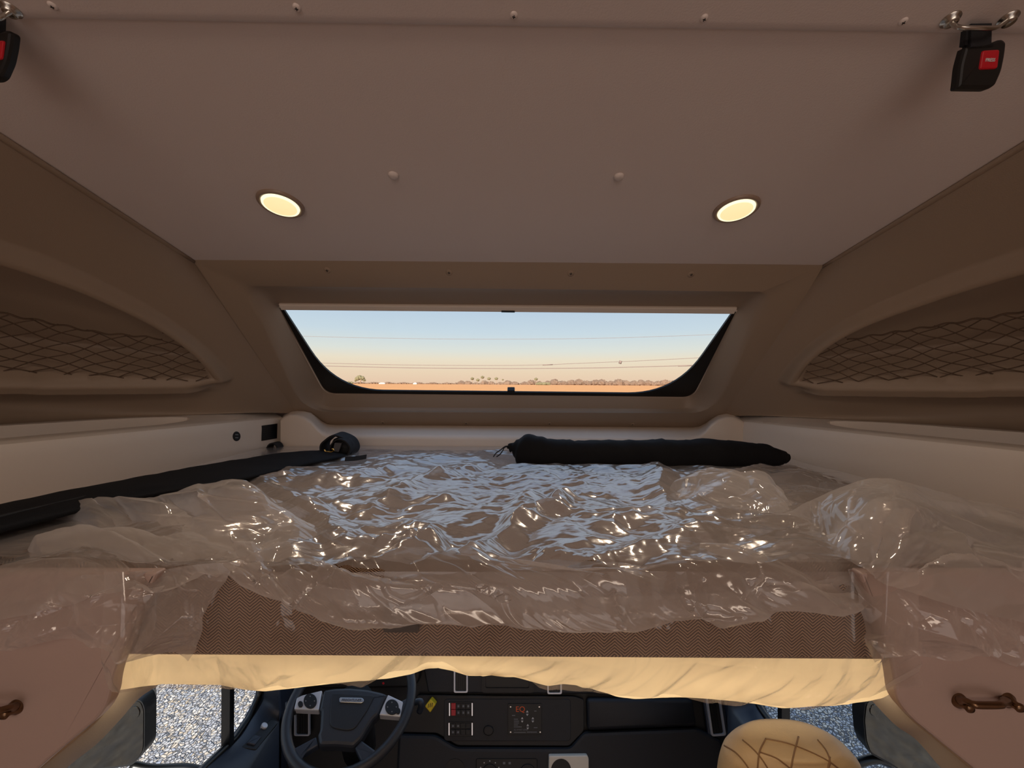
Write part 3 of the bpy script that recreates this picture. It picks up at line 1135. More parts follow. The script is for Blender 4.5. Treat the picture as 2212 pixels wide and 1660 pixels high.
# top sheet
nu, nv = 520, 380
X = np.linspace(-0.85, 0.85, nu)[:, None] * np.ones((1, nv))
Yy = np.linspace(0.455, 1.356, nv)[None, :] * np.ones((nu, 1))
h = 0.0125 * folds(X, Yy * 1.25, 0.115, 3) + 0.010 * crumple(X * 5 + 0.35 * Yy, Yy * 10 - 0.6 * X, 3) + 0.010
h += 0.0022 * crumple(X * 22 + 5 * Yy, Yy * 60 - 9 * X, 8, ((1, 1.0), (2.2, 0.5)), 0.5) * smooth(-0.1, 0.25, perlin(X * 3.1, Yy * 3.7, 44))
CREASES = [([(545, 1037), (610, 1085), (700, 1140), (750, 1190), (840, 1197), (905, 1200), (945, 1185)], .026, .030), ([(720, 1262), (830, 1235), (940, 1192)], .020, .026),
           ([(925, 1265), (1010, 1225), (1110, 1165), (1230, 1105)], .030, .030), ([(790, 1125), (870, 1080), (960, 1045), (1090, 1005)], .026, .036),
           ([(1415, 1005), (1425, 1060), (1445, 1110), (1520, 1105), (1590, 1050), (1640, 1022)], .030, .040), ([(1150, 1215), (1250, 1240), (1330, 1225), (1450, 1195), (1520, 1180)], .022, .026),
           ([(640, 1195), (840, 1160), (930, 1165)], .018, .026), ([(1110, 1155), (1140, 1100), (1150, 1075)], .022, .026), ([(600, 1045), (700, 1050), (860, 1055), (980, 1045)], .020, .034),
           ([(1200, 1150), (1215, 1100), (1260, 1075)], .018, .024), ([(1300, 1170), (1400, 1130), (1470, 1140), (1540, 1160)], .018, .026), ([(860, 1015), (1000, 990), (1120, 985)], .014, .040)]
for pl_, a_, w__ in CREASES:
    q_ = [MAT.at(x, y) for x, y in catmull(pl_, 24)]
    q_ = [(p.x + 0.006 * math.sin(i * 1.9), p.y + 0.006 * math.cos(i * 2.3)) for i, p in enumerate(q_)]
    h += 0.55 * a_ * np.clip(1 - seg_dist(X, Yy, q_, closed=False) / w__, 0, 1) ** 1.15
flat = smooth(1.356, 1.18, Yy) * smooth(0.84, 0.70, np.abs(X)) * 0.9 + 0.1
h = np.maximum(h * flat * (1 - 0.45 * smooth(0.85, 1.2, Yy)), -0.004) + 0.006
bagzone = smooth(0.10, 0.02, np.abs(Yy - 1.10)) * smooth(-0.12, 0.0, X)
h = h * (1 - bagzone) + 0.004 * bagzone
lft = smooth(-0.50, -0.66, X)
h = h * (1 - lft) + 0.004 * lft
G = np.stack([X, Yy, MZ + h], -1)
grid_mesh('top_sheet', G, M['film'], film)

# big loose fold hanging over the front edge
rows = [
    [P(420, 1130, .60), P(545, 1148, .575), P(700, 1180, .525), P(830, 1192, .51), P(1000, 1194, .508), P(1180, 1210, .49), P(1330, 1196, .505), P(1520, 1160, .55), P(1700, 1152, .56), P(1830, 1112, .60), P(1935, 1068, .62)],
    [P(440, 1190, .50), P(545, 1203, .485), P(700, 1236, .45), P(830, 1248, .438), P(1000, 1251, .436), P(1180, 1263, .430), P(1330, 1252, .435), P(1520, 1216, .465), P(1700, 1205, .478), P(1830, 1175, .50), P(1945, 1110, .54)],
    [P(470, 1212, .47), P(560, 1250, .446), P(700, 1300, .43), P(830, 1316, .425), P(1000, 1322, .422), P(1180, 1332, .42), P(1330, 1330, .42), P(1540, 1300, .43), P(1720, 1280, .44), P(1860, 1240, .46), P(1955, 1150, .50)],
    [P(492, 1236, .448), P(592, 1288, .432), P(715, 1336, .422), P(832, 1351, .418), P(1000, 1362, .416), P(1180, 1370, .415), P(1330, 1372, .415), P(1560, 1347, .42), P(1730, 1324, .428), P(1880, 1304, .44), P(1960, 1200, .48)],
    [P(500, 1232, .455), P(600, 1280, .446), P(720, 1325, .442), P(835, 1338, .44), P(1000, 1348, .44), P(1180, 1354, .44), P(1330, 1356, .44), P(1560, 1332, .443), P(1730, 1310, .447), P(1870, 1290, .455), P(1945, 1200, .49)],
    [P(510, 1210, .458), P(610, 1240, .456), P(720, 1270, .456), P(835, 1280, .456), P(1000, 1290, .456), P(1180, 1290, .456), P(1330, 1290, .456), P(1560, 1280, .456), P(1730, 1260, .458), P(1850, 1240, .465), P(1930, 1190, .50)],
]
film_patch('front_fold', rows, 560, 170, 0.0140, 0.080, 31, M['filmf'], creases=[[(830, 1240), (836, 1285), (880, 1300), (940, 1265)], [(750, 1195), (742, 1225), (690, 1262), (640, 1310)], [(1325, 1275), (1335, 1320), (1352, 1362)], [(1470, 1225), (1478, 1262), (1490, 1310)], [(1600, 1195), (1640, 1245), (1606, 1300)], [(1880, 1300), (1905, 1230), (1950, 1110)], [(1520, 1255), (1525, 1320), (1600, 1335)], [(500, 1190), (560, 1225), (690, 1150)], [(1040, 1262), (1090, 1300)], [(1660, 1262), (1740, 1275), (1850, 1262)], [(560, 1260), (600, 1240), (700, 1228)]], fade=lambda u, v: 0.55 + 0.45 * smooth(0, .12, v) * smooth(1, .9, v) * (1 - 0.75 * smooth(.52, .6, v) * smooth(.75, .66, v)), aniso=(1, 0.8))

# puffed sheet on the left of the bed
rows = [
    [P(-160, 1190, .60), P(0, 1150, .62), P(110, 1108, .64), P(205, 1080, .64), P(330, 1072, .62), P(430, 1050, .62), P(535, 1040, .62), P(590, 1072, .66), P(660, 1110, .68), P(750, 1180, .60)],
    [P(-160, 1230, .54), P(0, 1185, .57), P(110, 1150, .58), P(215, 1125, .585), P(335, 1120, .57), P(440, 1105, .565), P(545, 1095, .57), P(620, 1125, .60), P(690, 1160, .60), P(790, 1196, .56)],
    [P(-160, 1255, .45), P(0, 1218, .456), P(110, 1196, .462), P(230, 1186, .47), P(340, 1182, .485), P(450, 1170, .495), P(550, 1160, .52), P(650, 1170, .54), P(730, 1190, .54), P(830, 1212, .53)],
    [P(-160, 1390, .410), P(0, 1350, .411), P(110, 1325, .413), P(220, 1298, .418), P(340, 1268, .426), P(440, 1240, .436), P(530, 1215, .46), P(640, 1215, .475), P(740, 1225, .485), P(850, 1232, .495)],
]
film_patch('left_puff', rows, 320, 150, 0.022, 0.10, 41, M['filmp'], creases=[[(540, 1036), (640, 1110), (705, 1152), (755, 1195)], [(440, 1078), (500, 1135), (560, 1190)], [(185, 1072), (250, 1110), (340, 1155)], [(330, 1070), (400, 1120)], [(590, 1155), (490, 1190), (330, 1230), (200, 1300)], [(300, 1290), (350, 1240), (480, 1190)], [(60, 1160), (200, 1150), (300, 1175)]], fade=lambda u, v: 0.4 + 0.6 * smooth(0, .15, v))

# puffed sheets on the right
rows = [
    [P(1640, 1120, .62), P(1700, 1110, .60), P(1745, 1082, .59), P(1810, 1055, .585), P(1885, 1034, .58), P(1965, 1040, .575), P(2080, 1074, .57), P(2212, 1112, .56), P(2400, 1170, .55)],
    [P(1640, 1145, .60), P(1705, 1140, .58), P(1765, 1118, .56), P(1830, 1092, .545), P(1905, 1074, .535), P(1975, 1080, .53), P(2090, 1120, .52), P(2212, 1160, .51), P(2400, 1230, .49)],
    [P(1650, 1165, .58), P(1715, 1168, .55), P(1790, 1165, .53), P(1850, 1160, .50), P(1930, 1150, .475), P(1990, 1158, .462), P(2090, 1190, .45), P(2212, 1222, .442), P(2400, 1280, .43)],
    [P(1660, 1185, .56), P(1725, 1192, .53), P(1800, 1200, .505), P(1870, 1235, .440), P(1940, 1275, .420), P(2000, 1305, .414), P(2100, 1330, .410), P(2212, 1355, .408), P(2400, 1390, .415)],
]
film_patch('right_puff', rows, 320, 150, 0.021, 0.095, 53, M['filmp'], creases=[[(1760, 1085), (1765, 1130), (1745, 1185)], [(1860, 1045), (1840, 1100), (1870, 1180)], [(1930, 1060), (1915, 1130), (1880, 1230)], [(1965, 1100), (1935, 1190), (1890, 1260)], [(1970, 1110), (2035, 1135)], [(1985, 1230), (2060, 1210), (2212, 1240)]], fade=lambda u, v: 0.35 + 0.65 * smooth(0, .2, v))
rows = [
    [P(1420, 1075, .80), P(1480, 1045, .78), P(1555, 1022, .76), P(1635, 1019, .74), P(1690, 1050, .72), P(1720, 1110, .68)],
    [P(1430, 1100, .76), P(1490, 1080, .73), P(1560, 1062, .70), P(1640, 1062, .68), P(1695, 1090, .67), P(1725, 1130, .64)],
    [P(1450, 1130, .71), P(1510, 1120, .68), P(1575, 1112, .65), P(1650, 1115, .63), P(1705, 1130, .62), P(1735, 1150, .60)],
    [P(1470, 1165, .64), P(1530, 1165, .61), P(1590, 1162, .59), P(1660, 1160, .58), P(1715, 1162, .58), P(1745, 1172, .57)],
]
film_patch('crest_fold', rows, 180, 120, 0.019, 0.075, 61, M['filmf'])

# clear skirt in front of the herringbone, down to the wavy hem
nu, nv = 620, 110
pxs = np.linspace(225, 1990, nu)
bot = np.interp(pxs, ex[:, 0], ex[:, 1])
G = np.zeros((nu, nv, 3))
for i, x in enumerate(pxs):
    for j in range(nv):
        t = j / (nv - 1)
        yy = 1236 + (bot[i] - 1236) * t
        Y = 0.452 - 0.030 * smooth(1835, 1925, x) - 0.030 * smooth(345, 260, x) - 0.012 * math.sin(t * math.pi * 0.9) + 0.018 * max(0, t - 0.75) * 4 * (0.5 + 0.5 * math.sin(x * 0.017))
        G[i, j] = P(x, yy, Y)
cu, cv = lengths(G)
wv = np.linspace(0.25, 1, nv)[None, :]
G += normals(G) * (0.008 * wv * folds(cu, cv * 0.45, 0.055, 71))[..., None]
grid_mesh('front_skirt', G, M['films'], film)

# side skirts over the cabinet doors
rows = [
    [P(-200, 1310, .43), P(0, 1280, .435), P(120, 1258, .437), P(260, 1238, .44), P(400, 1222, .442), P(520, 1215, .444)],
    [P(-200, 1350, .42), P(0, 1325, .42), P(120, 1305, .423), P(250, 1285, .427), P(380, 1275, .432), P(470, 1270, .436)],
    [P(-200, 1395, .415), P(0, 1370, .416), P(120, 1352, .418), P(240, 1345, .42), P(350, 1350, .425), P(440, 1360, .43)],
    [P(-200, 1430, .417), P(0, 1402, .418), P(120, 1386, .42), P(230, 1400, .42), P(320, 1422, .425), P(400, 1436, .43)],
]
film_patch('left_skirt', rows, 280, 130, 0.013, 0.055, 83, M['filmp'])
rows = [
    [P(1850, 1235, .445), P(1940, 1225, .445), P(2060, 1250, .44), P(2212, 1300, .435), P(2420, 1350, .43)],
    [P(1860, 1300, .437), P(1950, 1290, .436), P(2070, 1300, .43), P(2212, 1335, .425), P(2420, 1380, .42)],
    [P(1880, 1370, .43), P(1970, 1360, .427), P(2080, 1365, .42), P(2212, 1375, .418), P(2420, 1410, .415)],
    [P(1900, 1440, .425), P(1990, 1425, .42), P(2085, 1441, .417), P(2125, 1408, .418), P(2212, 1447, .415), P(2420, 1460, .415)],
]
film_patch('right_skirt', rows, 280, 140, 0.013, 0.055, 97, M['filmp'])

# ---------------------------------------------------------------- things on the mattress
def loft(name, secs, mt, parent, n=24, noise=0.0, seed=0, rep=4):
    """secs: (centre, side vector, up vector) with lengths; smooth body through them"""
    arr = np.array([list(c_) + list(a) + list(b) for c_, a, b in secs], float)
    arr = catmull(arr, len(secs) * rep)
    G = np.zeros((len(arr), n + 1, 3))
    an = np.linspace(0, 2 * np.pi, n + 1)
    for i, r in enumerate(arr):
        ca, sa = np.cos(an), np.sin(an)
        p = 0.8
        G[i] = r[0:3] + (np.sign(ca) * np.abs(ca) ** p)[:, None] * r[3:6] + (np.sign(sa) * np.abs(sa) ** p)[:, None] * r[6:9]
    if noise:
        cu, cv = lengths(G)
        N = normals(G)
        cr_ = crumple(cu * 14, np.abs(np.sin(an / 2))[None, :] * 1.3 + 0 * cu, seed)
        G = G + N * (noise * cr_)[..., None]
        G[:, -1] = G[:, 0]
    o = grid_mesh(name, G, mt, parent)
    bm = bmesh.new(); bm.from_mesh(o.data)
    bmesh.ops.remove_doubles(bm, verts=bm.verts, dist=1e-5)
    be = [e for e in bm.edges if e.is_boundary]
    if be:
        bmesh.ops.holes_fill(bm, edges=be)
    bmesh.ops.recalc_face_normals(bm, faces=bm.faces)
    bm.to_mesh(o.data); bm.free()
    return o


def mat_at(px, py, h):
    return Plane((0, 0, MZ + h), (0, 0, 1)).at(px, py)


# drawstring bag
bag = empty('drawstring_bag', mat_at(1400, 1008, 0))
tag(bag, 'long black drawstring bag lying on the mattress below the window', 'bag')
secs = []
YB = 1.085
for x, t, b, dy in ((1098, 962, 967, .0), (1104, 959, 972, .006), (1111, 955, 990, .022), (1120, 949, 1003, .034), (1140, 941, 1008, .040), (1165, 945, 1010, .041), (1195, 951, 1011, .041), (1250, 952, 1012, .041),
                    (1350, 951, 1013, .042), (1450, 951, 1013, .042), (1530, 951.5, 1013, .041), (1600, 954, 1012, .038), (1650, 960, 1010, .032), (1685, 971, 1004, .022), (1702, 980, 997, .010), (1706, 985, 992, .003)):
    a, c_ = P(x, t, YB), P(x, b, YB)
    secs.append(((a + c_) / 2, Vector((0, max(dy, .003), 0)), (a - c_) / 2))
loft('bag_body', secs, M['blackcloth'], bag, noise=0.008, seed=5, n=40, rep=7)
for k, pts in enumerate(([(1099, 964), (1091, 965), (1082, 972), (1072, 979), (1066, 987)], [(1099, 965), (1090, 967), (1086, 974), (1080, 982), (1073, 987)])):
    tube('drawstring', cat3([P(x, y, YB - 0.01 * i) for i, (x, y) in enumerate(pts)], 16), 0.0016, M['strap'], bag, n=6)
tube('gathered_neck', cat3([P(1097, 963, YB), P(1102, 966, YB), P(1108, 971, YB)], 5), [0.006, 0.009, 0.007, 0.011, 0.012], M['blackcloth'], bag, n=10)

# zipped long bag against the left shelf
zb = empty('zipped_bag', mat_at(420, 1050, 0))
tag(zb, 'long flat black zipped bag with buckle strap lying along the left shelf', 'bag')
secs = []
for (xt, yt, xb, yb, hh) in ((-260, 1166, -300, 1230, .020), (-60, 1118, -60, 1178, .021), (120, 1078, 150, 1124, .021), (270, 1047, 300, 1088, .021), (400, 1021, 430, 1064, .020), (500, 1003, 530, 1045, .019),
                             (590, 988, 620, 1022, .017), (660, 981, 690, 1006, .015), (715, 979, 735, 995, .011), (745, 981, 752, 990, .004)):
    hh *= 0.66
    a, c_ = mat_at(xt, yt, hh), mat_at(xb, yb, hh * .6)
    o = (a + c_) / 2; o.z = MZ + 0.006 + hh
    secs.append((o, Vector((c_.x - a.x, c_.y - a.y, 0)) / 2, Vector((0, 0, hh * 0.8))))
loft('bag_body', secs, M['blackcloth'], zb, noise=0.003, seed=9, n=28, rep=5)
zp = [(-60, 1132), (120, 1090), (270, 1056), (400, 1030), (500, 1012), (590, 996), (660, 987), (700, 982)]
tube('zipper', cat3([mat_at(x, y, .030 - .002 * i) for i, (x, y) in enumerate(zp)], 60), 0.0035, M['strap'], zb, n=6)
# bunched strap with its lighter patch, gold hook, tail and carrying loop


def ribbon(name, pts, wv, th, mt, parent, n=40):
    C_ = cat3(pts, n)
    verts, faces = [], []
    for i, p in enumerate(C_):
        t = (C_[min(i + 1, n - 1)] - C_[max(i - 1, 0)]).normalized()
        nn = t.cross(wv).normalized() * th / 2
        verts += [p - wv / 2 - nn, p + wv / 2 - nn, p + wv / 2 + nn, p - wv / 2 + nn]
    for i in range(n - 1):
        for k in range(4):
            l = (k + 1) % 4
            faces.append((i * 4 + k, i * 4 + l, i * 4 + 4 + l, i * 4 + 4 + k))
    faces += [(3, 2, 1, 0), tuple((n - 1) * 4 + k for k in range(4))]
    o = link(name, verts, faces, mt, parent)
    fix_normals(o)
    return o


YS = 1.20
sl = ribbon('strap', [P(704, 983, YS), P(702, 960, YS), P(712, 948, YS), P(727, 938.5, YS), P(742, 941, YS), P(760, 951, YS), P(768, 968, YS), P(762, 981, YS), P(748, 989, YS)], Vector((0.004, 0.05, 0.004)), 0.005, M['strap'], zb)
ribbon('strap', [P(716, 982, YS - .02), P(722, 960, YS - .02), P(735, 948, YS - .02), P(752, 952, YS - .02), P(762, 966, YS - .02), P(757, 980, YS - .02), P(744, 986, YS - .02)], Vector((0.0, 0.045, 0.0)), 0.004, M['strap'], zb)
bod = [((P(740, 968, YS + .015)), Vector((0.030, 0, 0)), Vector((0, 0, .002))), ((P(740, 966, YS + .01)), Vector((0.036, 0.0, 0)), Vector((0, 0, .030))), ((P(741, 966, YS - .012)), Vector((0.034, 0, 0)), Vector((0, 0, .028))), ((P(741, 968, YS - .03)), Vector((0.026, 0, 0)), Vector((0, 0, .018)))]
loft('strap_pouch', bod, M['strap'], zb, noise=0.004, seed=3)
plate('grey_patch', [(723, 957), (738, 958), (731, 977), (719, 975)], Plane(P(730, 966, YS - .045), (0, -1, .2)), 0.002, M['grey_patch'], zb)
tube('gold_hook', cat3([P(x, y - 2, YS - .085) for x, y in ((701, 973.5), (702.5, 977.5), (709, 978.5), (716, 979), (720, 977), (721, 974), (718, 972.3), (716.5, 973.5))], 24), 0.0020, M['brass'], zb, n=8)
ribbon('strap_tail', [mat_at(746, 992, .022), mat_at(766, 991, .018), mat_at(780, 989, .016), mat_at(791, 987, .016)], Vector((0, 0.004, 0.012)), 0.003, M['strap'], zb)
ribbon('carry_loop', [P(583, 985, 1.33), P(582, 970, 1.33), P(588, 959, 1.33), P(597, 957, 1.33), P(604, 964, 1.33), P(608, 982, 1.33)], Vector((0.0, 0.035, 0.0)), 0.004, M['strap'], zb)

# ---------------------------------------------------------------- ceiling fittings
def disc_on(name, plane, centre, r, prof, mt, parent=None, n=36):
    """turned profile [(radius factor, height)] on a plane at a 3D centre"""
    x = plane.n.cross(Vector((0.3, 1, 0.1))).normalized(); y = plane.n.cross(x)
    loops = []
    for (k, hh) in prof:
        loops.append([centre + (x * math.cos(2 * math.pi * i / n) + y * math.sin(2 * math.pi * i / n)) * r * k + plane.n * hh for i in range(n)])
    return rings(name, loops, mt, parent, cap1=True, smooth=True)


lamp_pts = []
for (px_, py_, side) in ((607, 440, 'left'), (1590, 451, 'right')):
    c_ = CEIL.at(px_, py_)
    rt = empty('ceiling_lamp', c_)
    tag(rt, 'lit round warm puck lamp in the ceiling above the bunk, %s of the window' % side, 'lamp', 'round puck lamps in the bunk ceiling')
    disc_on('bezel', CEIL, c_, 0.0405, [(1.0, 0.0), (0.99, 0.003), (0.94, 0.005), (0.86, 0.0052), (0.82, 0.0035)], M['bezel'], rt)
    disc_on('lens', CEIL, c_, 0.0325, [(1.0, 0.0036), (0.98, 0.0062), (0.9, 0.0068)], M['ringglow'], rt)
    disc_on('diffuser', CEIL, c_, 0.0278, [(1.0, 0.0068), (0.98, 0.0072)], M['lens'], rt)
    d = bpy.data.lights.new('lamp_light', 'AREA'); d.shape = 'DISK'; d.size = 0.05; d.spread = math.radians(150); d.energy = 0.6; d.color = (1.0, 0.80, 0.60)
    lo_ = bpy.data.objects.new('lamp_light', d); COL.objects.link(lo_)
    lo_.parent = rt; lo_.matrix_parent_inverse = rt.matrix_world.inverted()
    lo_.location = c_ + CEIL.n * 0.012
    lo_.rotation_euler = CEIL.n.to_track_quat('-Z', 'Y').to_euler()

for (px_, py_, side) in ((850, 378, 'left'), (1337, 381, 'right')):
    o = disc_on('button_cap', CEIL, CEIL.at(px_, py_), 0.0085, [(1.0, 0.0), (1.0, 0.002), (0.85, 0.0042), (0.4, 0.0052)], M['ceil'])
    tag(o, 'small round beige screw cap between the lamps, nearer the %s lamp' % side, 'screw cap', 'screw caps between the lamps')

ORD = ('first', 'second', 'third', 'fourth', 'fifth')


def screw(plane, px_, py_, r, label, group, mt, off=0.0):
    c_ = plane.at(px_, py_, off)
    rt = empty('screw', c_)
    tag(rt, label, 'screw', group)
    disc_on('screw_head', plane, c_, r, [(1.0, 0.0), (0.96, 0.0012), (0.7, 0.0022), (0.45, 0.0024)], mt, rt, n=20)
    x = plane.n.cross(Vector((1, 0.2, 0.1))).normalized() * r; y = plane.n.cross(x).normalized() * r
    vs, fs = [], []
    for a, b in ((x, y), (y, x)):
        k = len(vs)
        q_ = [c_ + a * .42 + b * .1, c_ + a * .42 - b * .1, c_ - a * .42 - b * .1, c_ - a * .42 + b * .1]
        vs += [p + plane.n * 0.0018 for p in q_] + [p + plane.n * 0.0027 for p in q_]
        fs += [(k, k + 1, k + 5, k + 4), (k + 1, k + 2, k + 6, k + 5), (k + 2, k + 3, k + 7, k + 6), (k + 3, k, k + 4, k + 7), (k + 4, k + 5, k + 6, k + 7)]
    o = link('screw_recess', vs, fs, M['tagdark'], rt)
    return rt


for i, (x, y) in enumerate(((114, 12), (641, 16), (1110, 33), (1521, 39), (1951, 46))):
    screw(CEIL, x, y, 0.0042, '%s screw from the left along the rear ceiling strip' % ORD[i], 'screws along the rear ceiling strip', M['ceil'], 0.0045)
for i, (x, y) in enumerate(((707, 584), (970, 589), (1233, 591), (1493, 593))):
    screw(FRONT, x, y, 0.0085, '%s screw from the left along the top of the nose panel' % ORD[i], 'screws above the window', M['wall'])
for i, (x, y) in enumerate(((827, 913), (1007, 914.5), (1187, 915.5), (1366, 917))):
    screw(FRONT, x, y, 0.0085, '%s screw from the left in the strip below the window' % ORD[i], 'screws below the window', M['wall'])

# seat-belt buckles hanging from the ceiling
BUCK = Plane(P(2125, 60, 0.425), (0.15, -1, -0.25))


def buckle(dx, dy, label):
    pl = Plane(P(2125 + dx, 60 + dy, 0.425), (0.15 if dx == 0 else -0.15, -1, -0.25))
    T = lambda pts: [(x + dx, y + dy) for x, y in pts]
    rt = empty('belt_buckle', pl.at(2125 + dx, 60 + dy))
    tag(rt, label, 'seat belt buckle', 'seat belt buckles hanging from the ceiling')
    body = plate('buckle_body', T(round_poly([(2088, 100), (2142, 96), (2143, 91), (2166, 82), (2176, 90), (2173, 118), (2166, 152), (2152, 184), (2140, 191), (2071, 190), (2073, 176), (2077, 140)], [4, 2, 3, 8, 8, 10, 10, 10, 6, 4, 6, 10], 4)), pl, 0.006, M['black'], rt, bevel=0.003)
    bt = plate('release_button', T(round_poly([(2124, 108), (2161, 106), (2156, 148), (2117, 150)], 6, 4)), pl, 0.0075, M['red'], body, bevel=0.0015)
    if dx == 0:
        text('press_lettering', 'PRESS', pl, 2139, 130, 7, M['white'], bt, off=0.0078, sxp=0.8)
    plate('webbing', T([(2100, 50), (2144, 49), (2143, 100), (2098, 102)]), pl, 0.006, M['strap'], rt, bevel=0.001)
    plate('webbing', T([(2088, 63), (2100, 62), (2098, 98), (2084, 97)]), pl, 0.003, M['strap'], rt)
    up_ = CEIL
    a = [up_.at(2052 + dx, 46 + dy, .008), up_.at(2064 + dx, 56 + dy, .016), up_.at(2080 + dx, 60 + dy, .024), up_.at(2122 + dx, 61 + dy, .026), up_.at(2150 + dx, 60 + dy, .022), up_.at(2166 + dx, 51 + dy, .014), up_.at(2180 + dx, 42 + dy, .008)]
    tube('anchor_bracket', cat3(a, 26), 0.0022, M['steel'], rt, n=8)
    for (bx, by) in ((2053, 41), (2177, 40)):
        c_ = up_.at(bx + dx, by + dy, 0.0045)
        bo = disc_on('anchor_bolt', up_, c_, 0.0085, [(1.0, 0.0), (1.0, 0.0015), (0.72, 0.002), (0.70, 0.006), (0.6, 0.0068)], M['steel'], rt, n=24)
    return rt


buckle(0, 0, 'black seat belt buckle with red press button hanging at the right')
buckle(-2153, -20, 'black seat belt buckle hanging at the left, mostly cut off by the picture edge')

# ---------------------------------------------------------------- cabinet doors either side of the cab opening
CAB = Plane((0, 0.452, CZ), (0, -1, 0))


def cab_door(side):
    if side == 'left':
        poly = [(-1290, 1240), (338, 1240), (262, 1405), (240, 1466), (235, 1512), (213, 1552), (100, 1645), (-60, 1790), (-1290, 1900)]
        r = [0, 10, 60, 30, 40, 60, 40, 0, 0]
        H_ = [(35, 1528), (22, 1529), (4, 1534), (-10, 1537), (-60, 1539), (-78, 1536), (-92, 1530)]
    else:
        poly = [(3500, 1240), (1860, 1240), (1922, 1405), (1934, 1470), (1939, 1516), (1972, 1556), (2102, 1660), (2260, 1790), (3500, 1900)]
        r = [0, 10, 60, 30, 40, 60, 40, 0, 0]
        H_ = [(2071, 1514), (2084, 1514), (2098, 1520), (2110, 1524), (2155, 1524), (2166, 1521), (2176, 1513)]
    rt = empty('cabinet_door', CAB.at(poly[0][0], 1600))
    tag(rt, 'pinkish beige cabinet door with bronze pull, %s of the cab opening' % side, 'cabinet door', 'cabinet doors beside the cab opening')
    plate('door_panel', round_poly(poly, r, 8), CAB, 0.012, M['door'], rt, bevel=0.003, base=0.0)
    hd = tube('pull_handle', cat3([CAB.at(x, y, 0.012 + o_) for (x, y), o_ in zip(H_, (0.001, .012, .018, .020, .020, .016, .001))], 26),
              [0.0045] * 3 + [0.0032] * 8 + [0.0036] * 8 + [0.0034] * 4 + [0.0045] * 3, M['bronze'], rt, n=10)
    for (x, y) in (H_[0], H_[-1]):
        disc_on('handle_rosette', CAB, CAB.at(x, y, 0.012), 0.0085, [(1.0, 0.0), (0.95, 0.002), (0.6, 0.004), (0.5, 0.008), (0.62, 0.011), (0.4, 0.013)], M['bronze'], hd, n=24)
    return rt


cab_door('left')
cab_door('right')

# tan trim round the cab opening
def opening_trim(name, A_, B_, Ya, Yb):
    a = catmull(A_, 30); b = catmull(B_, 30)
    loops = []
    for t, off in ((0.0, 0.02), (0.0, 0.0), (0.15, -0.012), (0.35, -0.02), (0.6, -0.02), (0.85, -0.008), (1.0, 0.01), (1.0, 0.05)):
        Yk = Ya + (Yb - Ya) * t + off
        loops.append([P(*(a[i] * (1 - t) + b[i] * t), Yk) for i in range(30)])
    o = rings(name, loops, M['tan'], None, cap1=False, smooth=True, closed=False)
    tag(o, kind='structure')


opening_trim('trim_5', [(262, 1400), (236, 1470), (233, 1515), (205, 1558), (150, 1604), (80, 1662), (-60, 1780)], [(420, 1415), (345, 1478), (300, 1510), (260, 1555), (209, 1608), (150, 1655), (20, 1770)], 0.50, 0.66)
opening_trim('trim_6', [(1922, 1400), (1936, 1470), (1941, 1515), (1976, 1557), (2040, 1610), (2104, 1662), (2240, 1780)], [(1790, 1420), (1860, 1490), (1893, 1525), (1935, 1568), (1980, 1600), (2036, 1664), (2140, 1780)], 0.50, 0.66)

